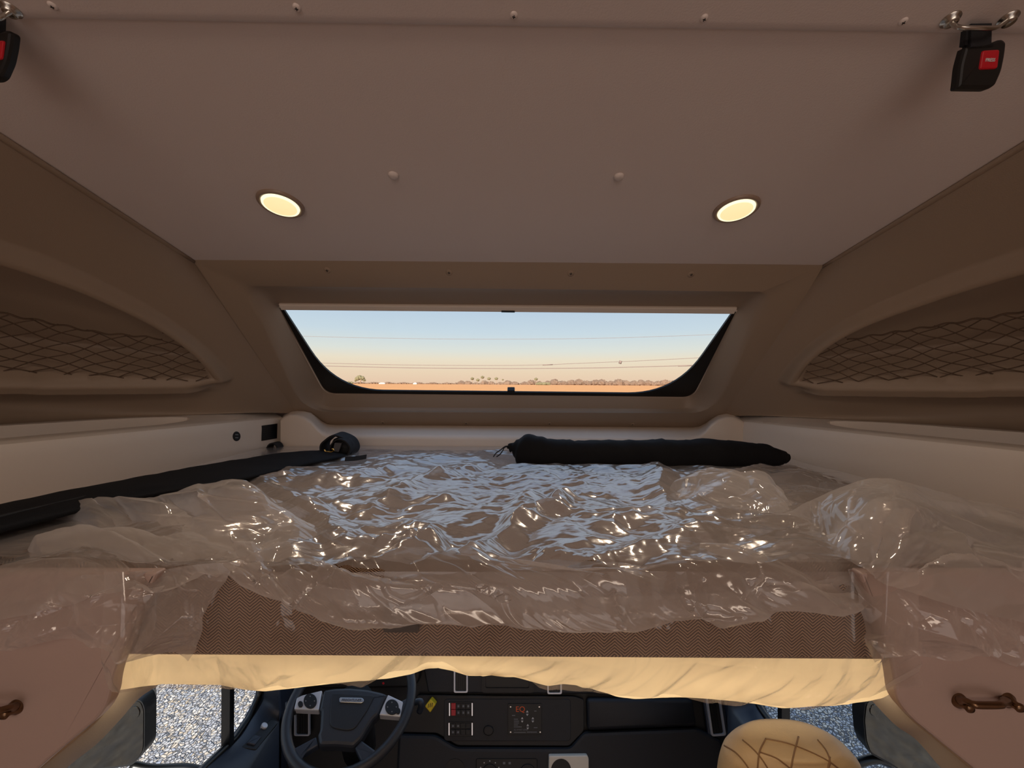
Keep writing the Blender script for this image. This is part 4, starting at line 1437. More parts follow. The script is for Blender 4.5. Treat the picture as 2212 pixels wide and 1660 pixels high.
# ---------------------------------------------------------------- cab doors with windows, seen below the bed
def cab_side(side):
    s = -1 if side == 'left' else 1
    Xd = s * 1.0
    DP = Plane((Xd, 1.3, CZ - 1.0), (-s, 0, 0))
    dr = empty('door_1' if side == 'left' else 'door_2', Vector((Xd, 1.3, CZ - 2.0)))
    tag(dr, kind='structure')
    # outline of the door skin (Y, z) with the window opening in it
    if side == 'left':
        sill = [(561, 1470), (560, 1497), (556, 1513), (536, 1552), (505, 1596), (437, 1660)]
        top_z = -0.40
    else:
        sill = [(1626, 1480), (1640, 1520), (1652, 1541), (1668, 1562), (1688, 1586), (1745, 1660)]
        top_z = -0.40
    sw = [DP.at(x, y) for x, y in sill]
    op = [Vector((Xd, 1.60, CZ + top_z))] + sw + [Vector((Xd, 0.85, sw[-1].z)), Vector((Xd, 0.85, CZ + top_z))]
    opd = []
    for i in range(len(op)):
        opd.append(op[i])
    cen = Vector((Xd, 1.1, CZ - 0.9))
    N = len(opd)
    outer = []
    for p in opd:
        d = p - cen
        outer.append(Vector((Xd, cen.y + d.y * 1.0 + (0.42 if d.y > 0 else -0.50), cen.z + d.z + (0.06 if d.z > 0 else -0.9))))
    th = Vector((s * 0.014, 0, 0))
    rings('door_skin', [outer, opd, [p + th for p in opd], [p + th for p in outer], outer], M['doorblue'], dr, cap1=False)
    tube('window_rubber', [p + Vector((-s * 0.004, 0, 0)) for p in opd], 0.011, M['rubber'], dr, n=8, closed=True)
    link('pane', [p + th * 0.6 for p in opd], [tuple(range(N))], M['pane'], dr)
    yd = DP.at(492, 1550).y if side == 'left' else DP.at(1693, 1560).y
    zt = CZ + top_z; zb_ = sw[-2].z - 0.02
    b = 0.011
    vs = [Vector((Xd + dx, yd + dy, z)) for z in (zb_, zt) for dx, dy in ((-.015, -b), (.015, -b), (.015, b), (-.015, b))]
    o = link('window_divider', vs, [(0, 1, 5, 4), (1, 2, 6, 5), (2, 3, 7, 6), (3, 0, 4, 7), (0, 1, 2, 3), (4, 5, 6, 7)], M['rubber'], dr)
    # inner sill with the armrest controls
    if side == 'left':
        e_in = [(604, 1440), (606, 1500), (606, 1552), (575, 1606), (543, 1660), (500, 1740)]
        e_out = [(569, 1440), (568, 1497), (562, 1520), (541, 1556), (509, 1602), (430, 1672)]
    else:
        e_in = [(1572, 1500), (1578, 1533), (1590, 1553), (1620, 1590), (1650, 1640), (1700, 1720)]
        e_out = [(1618, 1480), (1634, 1524), (1646, 1545), (1662, 1567), (1682, 1592), (1738, 1668)]
    IN = Plane((s * 0.90, 1.3, CZ - 1.0), (-s, 0, 0))
    a = cat3([DP.at(*q_, off=0.012) for q_ in e_out], 24); bb = cat3([IN.at(*q_) for q_ in e_in], 24)
    loops = [a, [p.lerp(q_, 0.12) + Vector((0, 0, .012)) for p, q_ in zip(a, bb)], [p.lerp(q_, 0.85) + Vector((0, 0, .006)) for p, q_ in zip(a, bb)], bb, [p + Vector((0, 0, -.5)) for p in bb]]
    rings('door_sill', loops, M['doorblue'], dr, cap1=False, smooth=True, closed=False)
    k = 12
    return dr, Plane.three(a[8], a[18], bb[13])


dr, SP = cab_side('left')
sp = plate('switch_plate', round_poly([(519, 1616), (553, 1621), (601, 1561), (586, 1553)], 3, 3), SP, 0.012, M['dash2'], dr, bevel=0.002)
plate('window_switch', round_poly([(533, 1606), (551, 1610), (566, 1591), (551, 1587)], 2, 3), SP, 0.018, M['doorblue'], sp, bevel=0.003)
plate('mirror_switch', circ(572, 1567, 7, 7, 20), SP, 0.019, M['silver'], sp, bevel=0.003)
vt = plate('sill_vent', round_poly([(462, 1672), (497, 1629), (513, 1621), (519, 1629), (492, 1672)], 8, 4), SP, 0.010, M['doorblue'], dr, bevel=0.002)
plate('vent_slot', round_poly([(472, 1668), (500, 1633), (511, 1627), (513, 1633), (490, 1668)], 6, 4), SP, 0.011, M['black'], vt)
dr2, SP2 = cab_side('right')
sp = plate('switch_plate', round_poly([(1616, 1580), (1634, 1578), (1660, 1604), (1640, 1610)], 3, 3), SP2, 0.012, M['dash2'], dr2, bevel=0.002)
plate('window_switch', round_poly([(1629, 1588), (1640, 1587), (1652, 1598), (1640, 1602)], 2, 3), SP2, 0.018, M['silver'], sp, bevel=0.003)

# door mirrors
def mirror(side):
    if side == 'left':
        Yk = 1.34
        gl = round_poly([(293, 1515), (304, 1519), (310, 1535), (309, 1620), (300, 1636), (282, 1652), (165, 1668), (150, 1668), (150, 1560), (230, 1535)], 8, 4)
        sp_ = (291, 1540)
        arm = [(285, 1655), (330, 1662), (400, 1660), (440, 1668)]
    else:
        Yk = 1.31
        gl = round_poly([(1884, 1509), (1872, 1522), (1868, 1557), (1872, 1601), (1881, 1626), (1928, 1652), (1946, 1664), (2060, 1664), (2060, 1530), (1960, 1505)], 8, 4)
        sp_ = (1890, 1536)
        arm = [(1925, 1650), (1895, 1640), (1862, 1646), (1835, 1656), (1800, 1668)]
    pl = Plane(P(gl[0][0], gl[0][1], Yk), (0.10 if side == 'left' else -0.10, -1, 0))
    rt = empty('door_mirror', pl.at(*gl[0]) - Vector((0, 0, 0.3)))
    tag(rt, 'large black truck mirror outside the %s cab window' % side, 'mirror', 'truck mirrors outside the cab windows')
    cxm = sum(x for x, y in gl) / len(gl); cym = sum(y for x, y in gl) / len(gl)
    big = [(cxm + (x - cxm) * 1.05, cym + (y - cym) * 1.05) for x, y in gl]
    o_ = [pl.at(x, y) for x, y in big]
    rings('housing', [inset([p - pl.n * 0.09 for p in o_], pl.n, 0.03), [p - pl.n * 0.05 for p in o_], [p - pl.n * 0.0 for p in o_], inset(o_, pl.n, 0.003)], M['dash2'], rt, cap0=True, cap1=True, smooth=False)
    plate('mirror_glass', gl, pl, 0.002, M['mirror'], rt, bevel=0.001)
    plate('convex_glass', circ(sp_[0], sp_[1], 11, 13), pl, 0.004, M['mirror'], rt, bevel=0.002)
    tube('mirror_arm', cat3([P(x, y, Yk + .03) for x, y in arm], 16), 0.014, M['rubber'], rt, n=10)


mirror('left')
mirror('right')

# ---------------------------------------------------------------- dashboard
D = Plane.three(P(700, 1450, 1.86), P(1500, 1450, 1.86), P(1106, 1660, 1.70))
dash = empty('dashboard', D.at(1106, 1640))
tag(dash, 'black truck dashboard with vents and switch panels under the bed', 'dashboard')
plate('dash_body', [(575, 1380), (1660, 1380), (1640, 1760), (590, 1760)], D, 0.02, M['dash2'], dash, bevel=0.0, base=-0.05)
plate('upper_panel', round_poly([(905, 1395), (1500, 1395), (1495, 1501), (1235, 1500), (925, 1498)], 6, 4), D, 0.02, M['dash'], dash, bevel=0.006, base=-0.02)
plate('lower_panel', round_poly([(860, 1588), (940, 1590), (985, 1617), (1232, 1618), (1262, 1584), (1506, 1575), (1560, 1600), (1575, 1760), (850, 1760)], 8, 4), D, 0.035, M['dash'], dash, bevel=0.012, base=-0.02)
plate('middle_panel', round_poly([(902, 1502), (1240, 1505), (1262, 1512), (1262, 1580), (1230, 1613), (988, 1612), (944, 1585), (862, 1583)], 6, 4), D, 0.02, M['dash2'], dash, bevel=0.003, base=-0.02)
plate('glovebox_pad', round_poly([(1268, 1510), (1497, 1511), (1507, 1571), (1270, 1581)], 10, 5), D, 0.03, M['dash'], dash, bevel=0.014, base=-0.012, smooth=True)
ins = plate('switch_fascia', rect(959, 1511, 1233, 1602, 9), D, 0.004, M['dash'], dash, bevel=0.002)


def rocker_bank(x0, y0, x1, y1, red):
    bk = plate('switch_bank', rect(x0 - 1, y0 - 2, x1 + 1, y1 + 2, 2), D, 0.007, M['black'], dash, bevel=0.001)
    w_ = (x1 - x0 - 8) / 4
    for k in range(4):
        xa = x0 + 4 + k * w_
        for r_ in range(2):
            ya = y0 + 1 + r_ * (y1 - y0 - 1) / 2
            yb = ya + (y1 - y0 - 3) / 2
            plate('rocker_switch', rect(xa + .5, ya, xa + w_ - .5, yb, 1, 2), D, 0.011 if r_ == 0 else 0.013, M['red'] if red and k == 0 else M['dash2'], bk, bevel=0.001)
            if not (red and k == 0) and (red or k < 2):
                plate('switch_symbol', rect(xa + 3.5, ya + 4, xa + w_ - 3.5, yb - 4, .5, 2), D, 0.0118 if r_ == 0 else 0.0138, M['dim'], bk)
    for x in (x0 - .5, x1 - 2.5):
        plate('chrome_edge', rect(x, y0, x + 3, y1, 1, 2), D, 0.012, M['chrome'], bk, bevel=0.001)


rocker_bank(970, 1519, 1021, 1548, True)
rocker_bank(969, 1562, 1021, 1590, False)
plate('round_knob', circ(1055, 1580, 11), D, 0.014, M['dash2'], dash, bevel=0.004)
eq = plate('levelling_panel', rect(1097, 1521, 1170, 1588, 2), D, 0.009, M['black'], dash, bevel=0.001)
text('panel_lettering', 'EQ', D, 1124, 1533.5, 11.5, M['orange'], eq, off=0.0095, sxp=0.95)
text('panel_lettering', 'EQ SMART LEVEL', D, 1110, 1577.5, 3.2, M['dim'], eq, off=0.0095, align='LEFT', sxp=0.86)
for (x, y) in ((1139, 1541.5), (1128, 1556), (1151, 1556), (1140, 1571)):
    plate('arrow_mark', [(x - 2.6, y - 2), (x, y - 6), (x + 2.6, y - 2)], D, 0.0095, M['white'], eq)
    plate('arrow_mark', [(x - 2.6, y + 2), (x, y + 6), (x + 2.6, y + 2)], D, 0.0095, M['white'], eq)
    plate('arrow_bar', rect(x - 2.4, y - .7, x + 2.4, y + .7), D, 0.0095, M['dim'], eq)
for (x0, y, x1) in ((1110, 1554.5, 1119), (1110, 1558.7, 1121), (1110, 1562.8, 1121), (1110, 1567, 1119), (1110, 1571.2, 1127), (1110, 1583, 1136), (1138, 1582.5, 1160), (1106, 1546.5, 1113), (1153, 1573, 1161), (1154, 1537, 1159)):
    plate('print_line', rect(x0, y - .8, x1, y + .8), D, 0.0095, M['dim'], eq)
for (x, y) in ((1103, 1528), (1165, 1528), (1103, 1582.5), (1167, 1582.5)):
    plate('panel_screw', circ(x, y, 1.5, n=12), D, 0.0105, M['steel'], eq)


def vent(outer, inner, slats=4, vertical=True):
    v_ = frame_plate('air_vent', outer, inner, D, 0.012, M['silver'], dash, base=0.002)
    plate('vent_recess', inner, D, 0.003, M['black'], v_)
    xs0 = min(p[0] for p in inner); ys0 = min(p[1] for p in inner); xs1 = max(p[0] for p in inner); ys1 = max(p[1] for p in inner)
    for k in range(1, slats + 1):
        f_ = k / (slats + 1)
        sh = (inner[-1][0] - inner[0][0]) * 0
        plate('vent_slat', [(xs0 + (xs1 - xs0) * f_ - .8, ys0 + 2), (xs0 + (xs1 - xs0) * f_ + .8, ys0 + 2), (xs0 + (xs1 - xs0) * f_ + .8, ys1 - 2), (xs0 + (xs1 - xs0) * f_ - .8, ys1 - 2)], D, 0.008, M['dash2'], v_)


vent(rect(981, 1420, 1011, 1496, 4), rect(984, 1423, 1008, 1493, 3))
vent(rect(1182, 1420, 1213, 1499, 4), rect(1185, 1423, 1210, 1496, 3))
vent(rect(638, 1535, 671, 1589, 4), rect(641, 1538, 668, 1586, 3))
RV = round_poly([(1522, 1500), (1553, 1500), (1566, 1588), (1535, 1590)], 5, 5)
RI = round_poly([(1526, 1503), (1550, 1503), (1562, 1584), (1538, 1586)], 4, 5)
plate('vent_surround', round_poly([(1517, 1490), (1562, 1490), (1574, 1594), (1532, 1597)], 8, 4), D, 0.012, M['doorblue'], dash, bevel=0.004, base=-0.01)
v_ = frame_plate('air_vent', RV, RI, D, 0.012, M['silver'], dash, base=0.002)
plate('vent_recess', RI, D, 0.003, M['black'], v_)
for k in range(1, 4):
    plate('vent_slat', [(1526 + k * 6 - 1, 1504), (1526 + k * 6 + 1, 1504), (1538 + k * 6 + 1, 1584), (1538 + k * 6 - 1, 1584)], D, 0.008, M['dash2'], v_)
sc_ = frame_plate('display_surround', rect(1041, 1420, 1153, 1496, 6), rect(1049, 1426, 1143, 1486, 4), D, 0.012, M['dash2'], dash)
plate('display_recess', rect(1049, 1426, 1143, 1486, 4), D, 0.002, M['black'], sc_)
yk = plate('brake_knob', round_poly([(930, 1510.5), (941, 1523), (929, 1541), (917.5, 1527)], 3, 4), D, 0.045, M['yellow'], dash, bevel=0.004)
for k in range(3):
    plate('knob_mark', [(924 + k * 4, 1530 - k), (926 + k * 4, 1521 - k), (927.3 + k * 4, 1521 - k), (925.3 + k * 4, 1530 - k)], D, 0.0456, M['black'], yk)
plate('climate_panel', rect(1028, 1640, 1161, 1720, 5), D, 0.02, M['black'], dash, bevel=0.003)
for cx_ in (1058, 1140):
    plate('climate_dial', circ(cx_, 1668, 16), D, 0.026, M['dash2'], dash, bevel=0.003)
for k in range(5):
    an = math.radians(200 + k * 35)
    plate('dial_tick', circ(1058 + 21 * math.cos(an), 1666 + 21 * math.sin(an), 1.3, n=8), D, 0.0205, M['white'], dash)
for x in (1089, 1101):
    plate('panel_symbol', rect(x - 2.5, 1647, x + 2.5, 1652), D, 0.0205, M['dim'], dash)
plate('cup_recess', circ(983, 1664, 21, 24), D, 0.018, M['black'], dash)
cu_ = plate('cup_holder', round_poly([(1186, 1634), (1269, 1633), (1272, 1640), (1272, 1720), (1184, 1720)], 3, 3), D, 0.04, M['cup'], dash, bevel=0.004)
plate('cup_hole', circ(1212, 1666, 22, 26), D, 0.041, M['black'], cu_)
plate('instrument_hood', round_poly([(660, 1400), (905, 1400), (905, 1468), (895, 1486), (690, 1490)], 10, 4), D, 0.05, M['black'], dash, bevel=0.008)
plate('warning_lamp', circ(828, 1477, 2.6, n=14), D, 0.051, M['red'], dash)
tube('indicator_stalk', cat3([P(880, 1512, 1.60), P(893, 1518, 1.58), P(907, 1516, 1.57), P(910, 1526, 1.57), P(906, 1538, 1.57)], 16), [0.011] * 8 + [0.013] * 8, M['doorblue'], dash, n=10)

# steering wheel
wa, wb = 1.1939, 0.0483
wn = Vector((math.sin(wb), -math.cos(wa) * math.cos(wb), math.sin(wa) * math.cos(wb)))
wc = P(760.8, 1513.7, 1.394)
WP = Plane(wc, wn)
sw_ = empty('steering_wheel', wc)
tag(sw_, 'black leather steering wheel with silver switch pods in the cab', 'steering wheel')
ax = WP.n.cross(Vector((0, 1, 0))).normalized(); ay = ax.cross(WP.n).normalized()
tube('rim', [wc + (ax * math.cos(t) + ay * math.sin(t)) * 0.209 - WP.n * 0.004 for t in np.linspace(0, 2 * math.pi, 64, endpoint=False)], 0.0165, M['wheel'], sw_, n=14, closed=True)
Z8 = lambda pts: [(600 + x / 6.144, 1440 + y / 6.144) for x, y in pts]
hub = plate('airbag_cover', round_poly(Z8([(610, 310), (760, 285), (960, 278), (1200, 300), (1380, 340), (1460, 370), (1400, 480), (1330, 640), (1260, 700), (1180, 830), (1110, 950), (1000, 1060), (760, 1040), (550, 1045), (525, 910), (555, 850), (570, 600), (545, 580)]), 5, 4), WP, 0.035, M['wheel'], sw_, bevel=0.010, base=-0.02)
plate('centre_pad', round_poly(Z8([(720, 350), (1290, 385), (1180, 600), (1020, 830), (920, 855), (740, 820), (690, 780), (690, 560)]), 8, 4), WP, 0.005, M['dash'], hub, bevel=0.003, base=0.014)
bd = plate('badge', round_poly(Z8([(820, 415), (1120, 420), (1142, 440), (1142, 470), (1115, 488), (820, 478)]), 3, 4), WP, 0.004, M['chrome'], hub, bevel=0.001, base=0.019)
text('badge_lettering', 'FREIGHTLINER', WP, 600 + 980 / 6.144, 1440 + 450 / 6.144, 4.6, M['black'], bd, off=0.0232, sxp=0.98)
for pod, btn, small in (([(250, 420), (320, 385), (590, 318), (545, 585), (215, 570)], (430, 460, 82), (300, 500, 34)), ([(1462, 375), (1665, 470), (1625, 670), (1345, 645), (1400, 510)], (1515, 540, 84), (1595, 590, 34))):
    pd = plate('switch_pod', round_poly(Z8(pod), 3, 4), WP, 0.022, M['silver'], sw_, bevel=0.003, base=-0.012)
    dk = plate('pod_pad', [(600 + (btn[0] + btn[2] * 1.08 * math.cos(a)) / 6.144, 1440 + (btn[1] + btn[2] * 1.22 * math.sin(a)) / 6.144) for a in np.linspace(0, 2 * math.pi, 28, endpoint=False)], WP, 0.003, M['black'], pd, bevel=0.001, base=0.010)
    plate('pod_button', [(600 + (small[0] + small[2] * math.cos(a)) / 6.144, 1440 + (small[1] + small[2] * 1.2 * math.sin(a)) / 6.144) for a in np.linspace(0, 2 * math.pi, 20, endpoint=False)], WP, 0.004, M['black'], pd, bevel=0.001, base=0.010)
    for a in range(4):
        plate('pod_mark', circ(600 + (btn[0] + 58 * math.cos(a * 1.57)) / 6.144, 1440 + (btn[1] + 62 * math.sin(a * 1.57)) / 6.144, 1.4, n=8), WP, 0.0036, M['dim'], pd, base=0.010)
plate('spoke', round_poly(Z8([(100, 470), (250, 420), (240, 590), (95, 640)]), 2, 3), WP, 0.02, M['wheel'], sw_, bevel=0.004, base=-0.018)
plate('spoke', round_poly(Z8([(1640, 460), (1760, 400), (1760, 620), (1625, 660)]), 2, 3), WP, 0.02, M['wheel'], sw_, bevel=0.004, base=-0.018)
plate('spoke', round_poly(Z8([(510, 930), (545, 1045), (330, 1170), (300, 1300), (130, 1300), (130, 1150), (210, 1090)]), 3, 3), WP, 0.02, M['doorblue'], sw_, bevel=0.005, base=-0.016)
plate('spoke', round_poly(Z8([(1110, 980), (1290, 1110), (1350, 1180), (1180, 1360), (1100, 1250), (1020, 1080)]), 3, 3), WP, 0.02, M['doorblue'], sw_, bevel=0.005, base=-0.016)
tube('steering_column', [wc - WP.n * 0.02, wc - WP.n * 0.30], [0.07, 0.06], M['dash2'], sw_, n=20)

# passenger seat (top of its quilted backrest)
seat = empty('passenger_seat', Vector((0.62, 0.9, CZ - 1.9)))
tag(seat, 'tan quilted leather passenger seat back at the lower right', 'seat')
YSE = 0.86
secs = []
prof = [(1592, 0.0), (1596, .55), (1604, .74), (1618, .88), (1640, .98), (1700, 1.06), (1850, 1.12), (2100, 1.16)]
xm, hwp = 1706, 143
for y, k in prof:
    cen = P(xm, y, YSE); dx = (P(xm + hwp * max(k, .02), y, YSE) - cen)
    secs.append((cen, dx, Vector((0, 0.065 * max(k, .02) ** 0.5, 0))))
bk = loft('backrest', secs, M['leather'], seat, n=48, rep=10)
QP = Plane(P(xm, 1640, YSE - 0.05), (0, -1, 0))


def on_seat(x, y):
    # drop a stitch point on the backrest surface
    d = ray(x, y)
    dg = bpy.context.evaluated_depsgraph_get(); dg.update()
    hit, loc, nr, idx = bk.ray_cast(bk.matrix_world.inverted() @ CAM, (bk.matrix_world.inverted().to_3x3() @ d).normalized())
    return (bk.matrix_world @ loc) + (bk.matrix_world.to_3x3() @ nr) * 0.0004 if hit else None


C8 = lambda pts: [(1560 + x / 3.393, 1380 + y / 3.393) for x, y in pts]
for pts in ([(150, 745), (215, 800), (280, 870), (340, 960)], [(15, 785), (90, 830), (150, 890), (200, 960)], [(320, 735), (275, 830), (258, 960)], [(560, 722), (530, 830), (500, 960)],
            [(320, 738), (480, 770), (640, 830), (780, 900), (860, 960)], [(280, 835), (400, 880), (510, 960)], [(700, 745), (760, 820), (790, 900), (770, 960)], [(790, 870), (770, 960)]):
    cc = [on_seat(*q_) for q_ in catmull(C8(pts), 18)]
    cc = [q_ for q_ in cc if q_ is not None]
    if len(cc) > 3:
        tube('seam_stitching', cc, 0.0016, M['stitch'], seat, n=5)

# ---------------------------------------------------------------- rest of the shell
def box(name, x0, y0, z0, x1, y1, z1, mt, parent=None, skip=()):
    v = [(x0, y0, z0), (x1, y0, z0), (x1, y1, z0), (x0, y1, z0), (x0, y0, z1), (x1, y0, z1), (x1, y1, z1), (x0, y1, z1)]
    f = dict(bottom=(0, 3, 2, 1), top=(4, 5, 6, 7), back=(0, 1, 5, 4), front=(3, 7, 6, 2), left=(0, 4, 7, 3), right=(1, 2, 6, 5))
    return link(name, v, [f[k] for k in f if k not in skip], mt, parent)


# coach room behind the camera (open towards the bunk and the cab)
tag(box('wall_back', -1.35, -2.62, CZ - 1.9, 1.35, -2.6, CZ + 0.62, M['room']), kind='structure')
tag(box('floor', -1.35, -2.6, CZ - 1.92, 1.35, 0.6, CZ - 1.9, M['room']), kind='structure')
for s, nm in ((-1, 'trim_7'), (1, 'trim_8')):
    # outer coach sides: full height behind the bunk, nose height above the cab
    prof = [(-2.62, CZ - 2.7), (-2.62, CZ + 0.66), (0.9, CZ + 0.40), (1.5, CZ - 0.10), (1.5, CZ - 0.36), (0.50, CZ - 0.36), (0.50, CZ - 2.7)]
    a = [Vector((s * 1.32, y, z)) for y, z in prof]; b = [Vector((s * 1.35, y, z)) for y, z in prof]
    tag(rings(nm, [a, b], M['room'], None, cap0=True, cap1=True), kind='structure')
# roof and nose skin
pr = [(-2.62, CZ + 0.66), (0.9, CZ + 0.40), (0.98, CZ + 0.34)]
tag(rings('trim_9', [[Vector((-1.35, y, z)) for y, z in pr], [Vector((1.35, y, z)) for y, z in pr]], M['room'], None, cap1=False, closed=False), kind='structure')
for s, nm in ((-1, 'trim_10'), (1, 'trim_11')):
    q_ = [Vector((s * 0.77, 0.985, CZ + 0.33)), Vector((s * 1.35, 0.985, CZ + 0.33)), Vector((s * 1.35, 1.50, CZ - 0.13)), Vector((s * 0.77, 1.50, CZ - 0.13))]
    tag(link(nm, q_, [(0, 1, 2, 3)], M['room']), kind='structure')
tag(link('trim_12', [Vector((-1.35, 1.49, CZ - 0.09)), Vector((1.35, 1.49, CZ - 0.09)), Vector((1.35, 1.49, CZ - 0.37)), Vector((-1.35, 1.49, CZ - 0.37))], [(0, 1, 2, 3)], M['room']), kind='structure')
# cab floor, firewall, windscreen
tag(box('trim_13', -1.05, 0.45, CZ - 2.02, 1.05, 2.2, CZ - 2.0, M['carpet']), kind='structure')
tag(box('trim_14', -1.05, 2.0, CZ - 2.0, 1.05, 2.04, CZ - 1.32, M['dash2']), kind='structure')
tag(box('trim_16', -1.15, 0.45, CZ - 2.7, 1.15, 2.06, CZ - 2.02, M['body']), kind='structure')
tag(box('trim_15', -1.05, 1.88, CZ - 1.36, 1.05, 2.04, CZ - 1.33, M['dash2']), kind='structure')
ws = empty('window_2', Vector((0, 1.8, CZ - 0.9)))
tag(ws, kind='structure')
link('pane', [Vector((-1, 2.03, CZ - 1.32)), Vector((1, 2.03, CZ - 1.32)), Vector((1, 1.55, CZ - 0.37)), Vector((-1, 1.55, CZ - 0.37))], [(0, 1, 2, 3)], M['pane'], ws)
for s in (-1, 1):
    tube('windscreen_pillar', [Vector((s * 1.0, 2.03, CZ - 1.34)), Vector((s * 1.0, 1.52, CZ - 0.36))], 0.05, M['dash2'], ws, n=10)

# ---------------------------------------------------------------- outside
def ground(name, y0, y1, x0, x1, z, mt):
    o = link(name, [(x0, y0, z), (x1, y0, z), (x1, y1, z), (x0, y1, z)], [(0, 1, 2, 3)], mt)
    tag(o, kind='structure')
    return o


ground('gravel_yard', -40, 60, -60, 60, 0.0, M['gravel'])
ground('crop_field', 60, 2400, -2500, 2500, -0.02, M['field'])
ground('field_behind', -2400, -40, -2500, 2500, -0.02, M['field'])
ground('field_left', -40, 60, -2500, -60, -0.02, M['field'])
ground('field_right', -40, 60, 60, 2500, -0.02, M['field'])

rng = random.Random(4)


def blob(cx_, cy_, cz_, r, flat_=0.8, n=10):
    """lumpy leaf mass"""
    vs, fs = [], []
    for i in range(n + 1):
        th_ = math.pi * i / n
        for j in range(n * 2):
            ph = math.pi * j / n
            k = r * (0.75 + 0.5 * rng.random())
            vs.append(Vector((cx_ + k * math.sin(th_) * math.cos(ph), cy_ + k * math.sin(th_) * math.sin(ph), cz_ + k * flat_ * math.cos(th_))))
    for i in range(n):
        for j in range(n * 2):
            l = (j + 1) % (n * 2)
            fs.append((i * n * 2 + j, i * n * 2 + l, (i + 1) * n * 2 + l, (i + 1) * n * 2 + j))
    return vs, fs


def tree(px_, top, base, wpx, label, Yd=1400.0, kind_='palm', group='trees on the horizon'):
    a = P(px_, base, Yd); a.z = 0; t_ = P(px_, top, Yd); r = wpx / F * Yd / 2
    rt = empty('palm_tree' if kind_ == 'palm' else 'spreading_tree', a)
    tag(rt, label, 'tree', group)
    vs, fs = [], []
    hh = t_.z - a.z
    if kind_ == 'palm':
        parts = [(0, 0, -0.3 * r, r * 0.7)] + [(r * 0.5 * math.cos(q_), r * 0.3, -0.3 * r + r * 0.35 * math.sin(q_), r * 0.42) for q_ in (0.3, 1.6, 2.9, 4.0, 5.3)]
    else:
        parts = [(-.55 * r, 0, -.55 * r, r * .40), (-.1 * r, 0, -.35 * r, r * .48), (.4 * r, 0, -.45 * r, r * .42), (.75 * r, 0, -.8 * r, r * .26), (-.85 * r, 0, -.9 * r, r * .2)]
    for (dx, dy, dz, rr) in parts:
        v_, f_ = blob(a.x + dx, a.y + dy, t_.z + dz, rr, 0.8, 7)
        k = len(vs); vs += v_; fs += [tuple(i + k for i in q_) for q_ in f_]
    link('crown', vs, fs, M['leaf'], rt)
    tube('trunk', [a, Vector((a.x + 0.1 * r, a.y, (a.z + t_.z) / 2)), Vector((a.x, a.y, t_.z - r * 0.4))], max(r * 0.09, 0.18), M['trunk'], rt, n=6)


tree(778, 812, 827, 24, 'broad spreading tree alone at the left of the horizon', kind_='spread')
for i, (x, t_) in enumerate(((1020, 817), (1032, 820), (1042, 814), (1056, 817), (1072, 817))):
    tree(x, t_, 830, 9, '%s palm from the left in the row on the horizon' % ORD[i])
tree(1158, 818, 832, 9, 'lone pale palm on the horizon right of the palm row')
tree(1086, 820, 831, 5, 'thin tree on the horizon between the palm row and lone palm')


def hedge(name, x0, x1, topf, base, Yd, label, cat, mt):
    vs, fs = [], []
    n = int((x1 - x0) / 2.2)
    for i in range(n):
        x = x0 + (x1 - x0) * i / (n - 1)
        tp_ = topf(x)
        r = max((base - tp_) / F * Yd * 0.62, 0.25)
        c_ = P(x, (tp_ + base) / 2 + 0.5, Yd)
        c_.z = max(min(c_.z, r * 0.7), r * 0.2)
        v_, f_ = blob(c_.x, c_.y + rng.uniform(-6, 6), c_.z, r * rng.uniform(.8, 1.2), 0.9, 5)
        k = len(vs); vs += v_; fs += [tuple(q_ + k for q_ in w_) for w_ in f_]
    o = link(name, vs, fs, mt)
    tag(o, label, cat, kind='stuff')


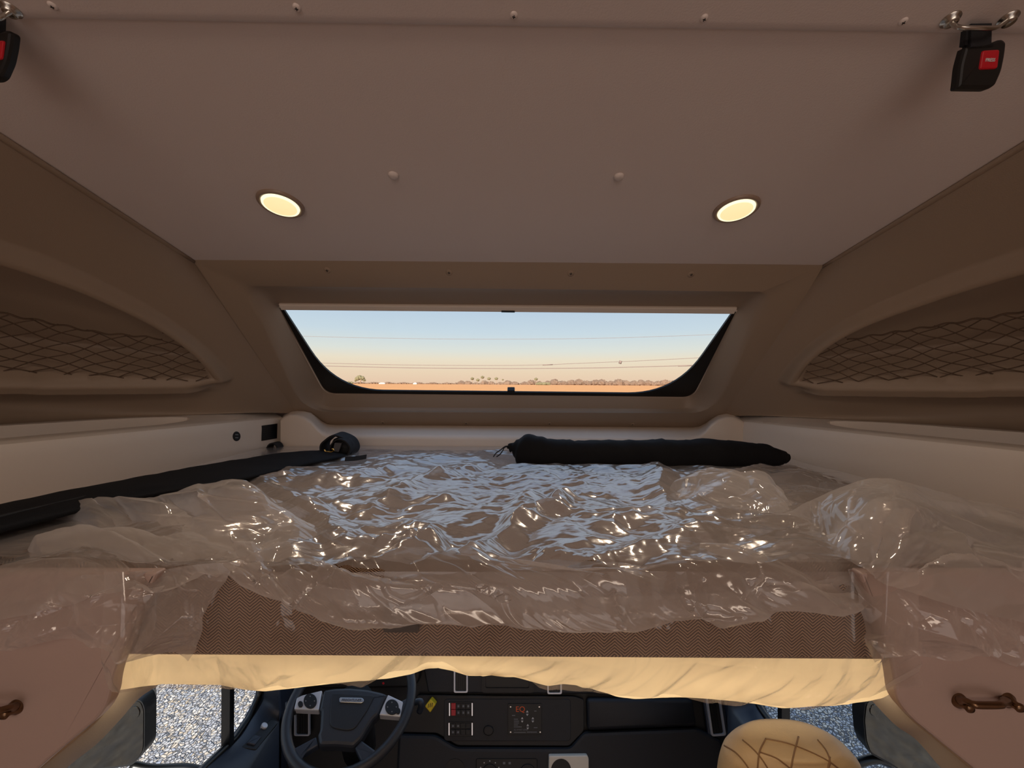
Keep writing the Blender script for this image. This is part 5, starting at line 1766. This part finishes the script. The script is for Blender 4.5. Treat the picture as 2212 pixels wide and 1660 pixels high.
hedge('tree_line', 985, 1540, lambda x: 826 - 3.0 * smooth(1100, 1250, x) + 1.6 * math.sin(x * .13) + 1.2 * math.sin(x * .37 + 1), 832.5, 1700, 'hazy far line of trees along the horizon at the right', 'trees', M['leaf2'])
hedge('tree_line', 690, 985, lambda x: 825.6 + .8 * math.sin(x * .2), 828.5, 1800, 'thin hazy far line of trees along the horizon at the left', 'trees', M['leaf2'])
hedge('bushes', 740, 760, lambda x: 824, 829, 1300, 'low bushes beside the spreading tree on the horizon', 'bushes', M['leaf'])
hedge('bushes', 1160, 1185, lambda x: 826, 832, 1300, 'low bushes in the field right of the lone palm', 'bushes', M['leaf'])
for (x, w__, lab) in ((826, 13, 'low white building at the left end of the horizon'), (897, 8, 'smaller low white building on the horizon left of the palms')):
    a = P(x, 827.5, 1400); a.z = 0; r = w__ / F * 1400 / 2
    hz_ = P(x, 826.0, 1400).z * 0.8
    vs = [a + Vector((dx * r, dy * 6, dz)) for dx, dy, dz in ((-1, -1, 0), (1, -1, 0), (1, 1, 0), (-1, 1, 0), (-1, -1, hz_ * .5), (1, -1, hz_ * .5), (1, 1, hz_ * .5), (-1, 1, hz_ * .5), (-.5, 0, hz_), (.5, 0, hz_))]
    rt = empty('farm_building', a)
    tag(rt, lab, 'building')
    link('building_wall', vs[:8], [(0, 1, 5, 4), (1, 2, 6, 5), (2, 3, 7, 6), (3, 0, 4, 7)], M['roofwhite'], rt)
    link('building_roof', vs[4:], [(0, 1, 5, 4), (2, 3, 4, 5), (1, 2, 5), (3, 0, 4)], M['roofwhite'], rt)

# power cables
for (pts, lab, ends) in (([(520, 781), (680, 784.5), (880, 789), (1060, 790), (1160, 789), (1260, 785), (1380, 780), (1520, 773), (1700, 764)], 'upper thin power cable crossing the view through the window', None),
                         ([(520, 787), (680, 790.5), (880, 795), (1060, 796.5), (1160, 796.5), (1300, 795), (1420, 792), (1520, 789), (1700, 783)], 'lower power cable crossing the view through the window', None),
                         ([(500, 722), (700, 728), (900, 732), (1100, 733), (1300, 731), (1520, 724), (1700, 716)], 'faintest and highest power cable in the window view', None)):
    rt = empty('power_cable', P(1100, 795, 60))
    tag(rt, lab, 'cable', 'power cables over the field')
    r_ = 0.022 if 'faint' in lab else (0.035 if 'upper' in lab else 0.05)
    tube('cable', cat3([P(x, y, 60) for x, y in pts], 60), r_ * 1.1, M['wire'], rt, n=5)
    if 'lower' in lab:
        tube('cable_splice', [P(1465, 791, 60), P(1500, 790, 60)], 0.09, M['wire'], rt, n=6)
    if 'upper' in lab:
        tube('cable_splice', [P(1172, 789, 60), P(1194, 788, 60)], 0.08, M['wire'], rt, n=6)
        tube('cable_spacer', [P(1339, 786, 60), P(1341, 780, 60)], 0.22, M['wire'], rt, n=6)
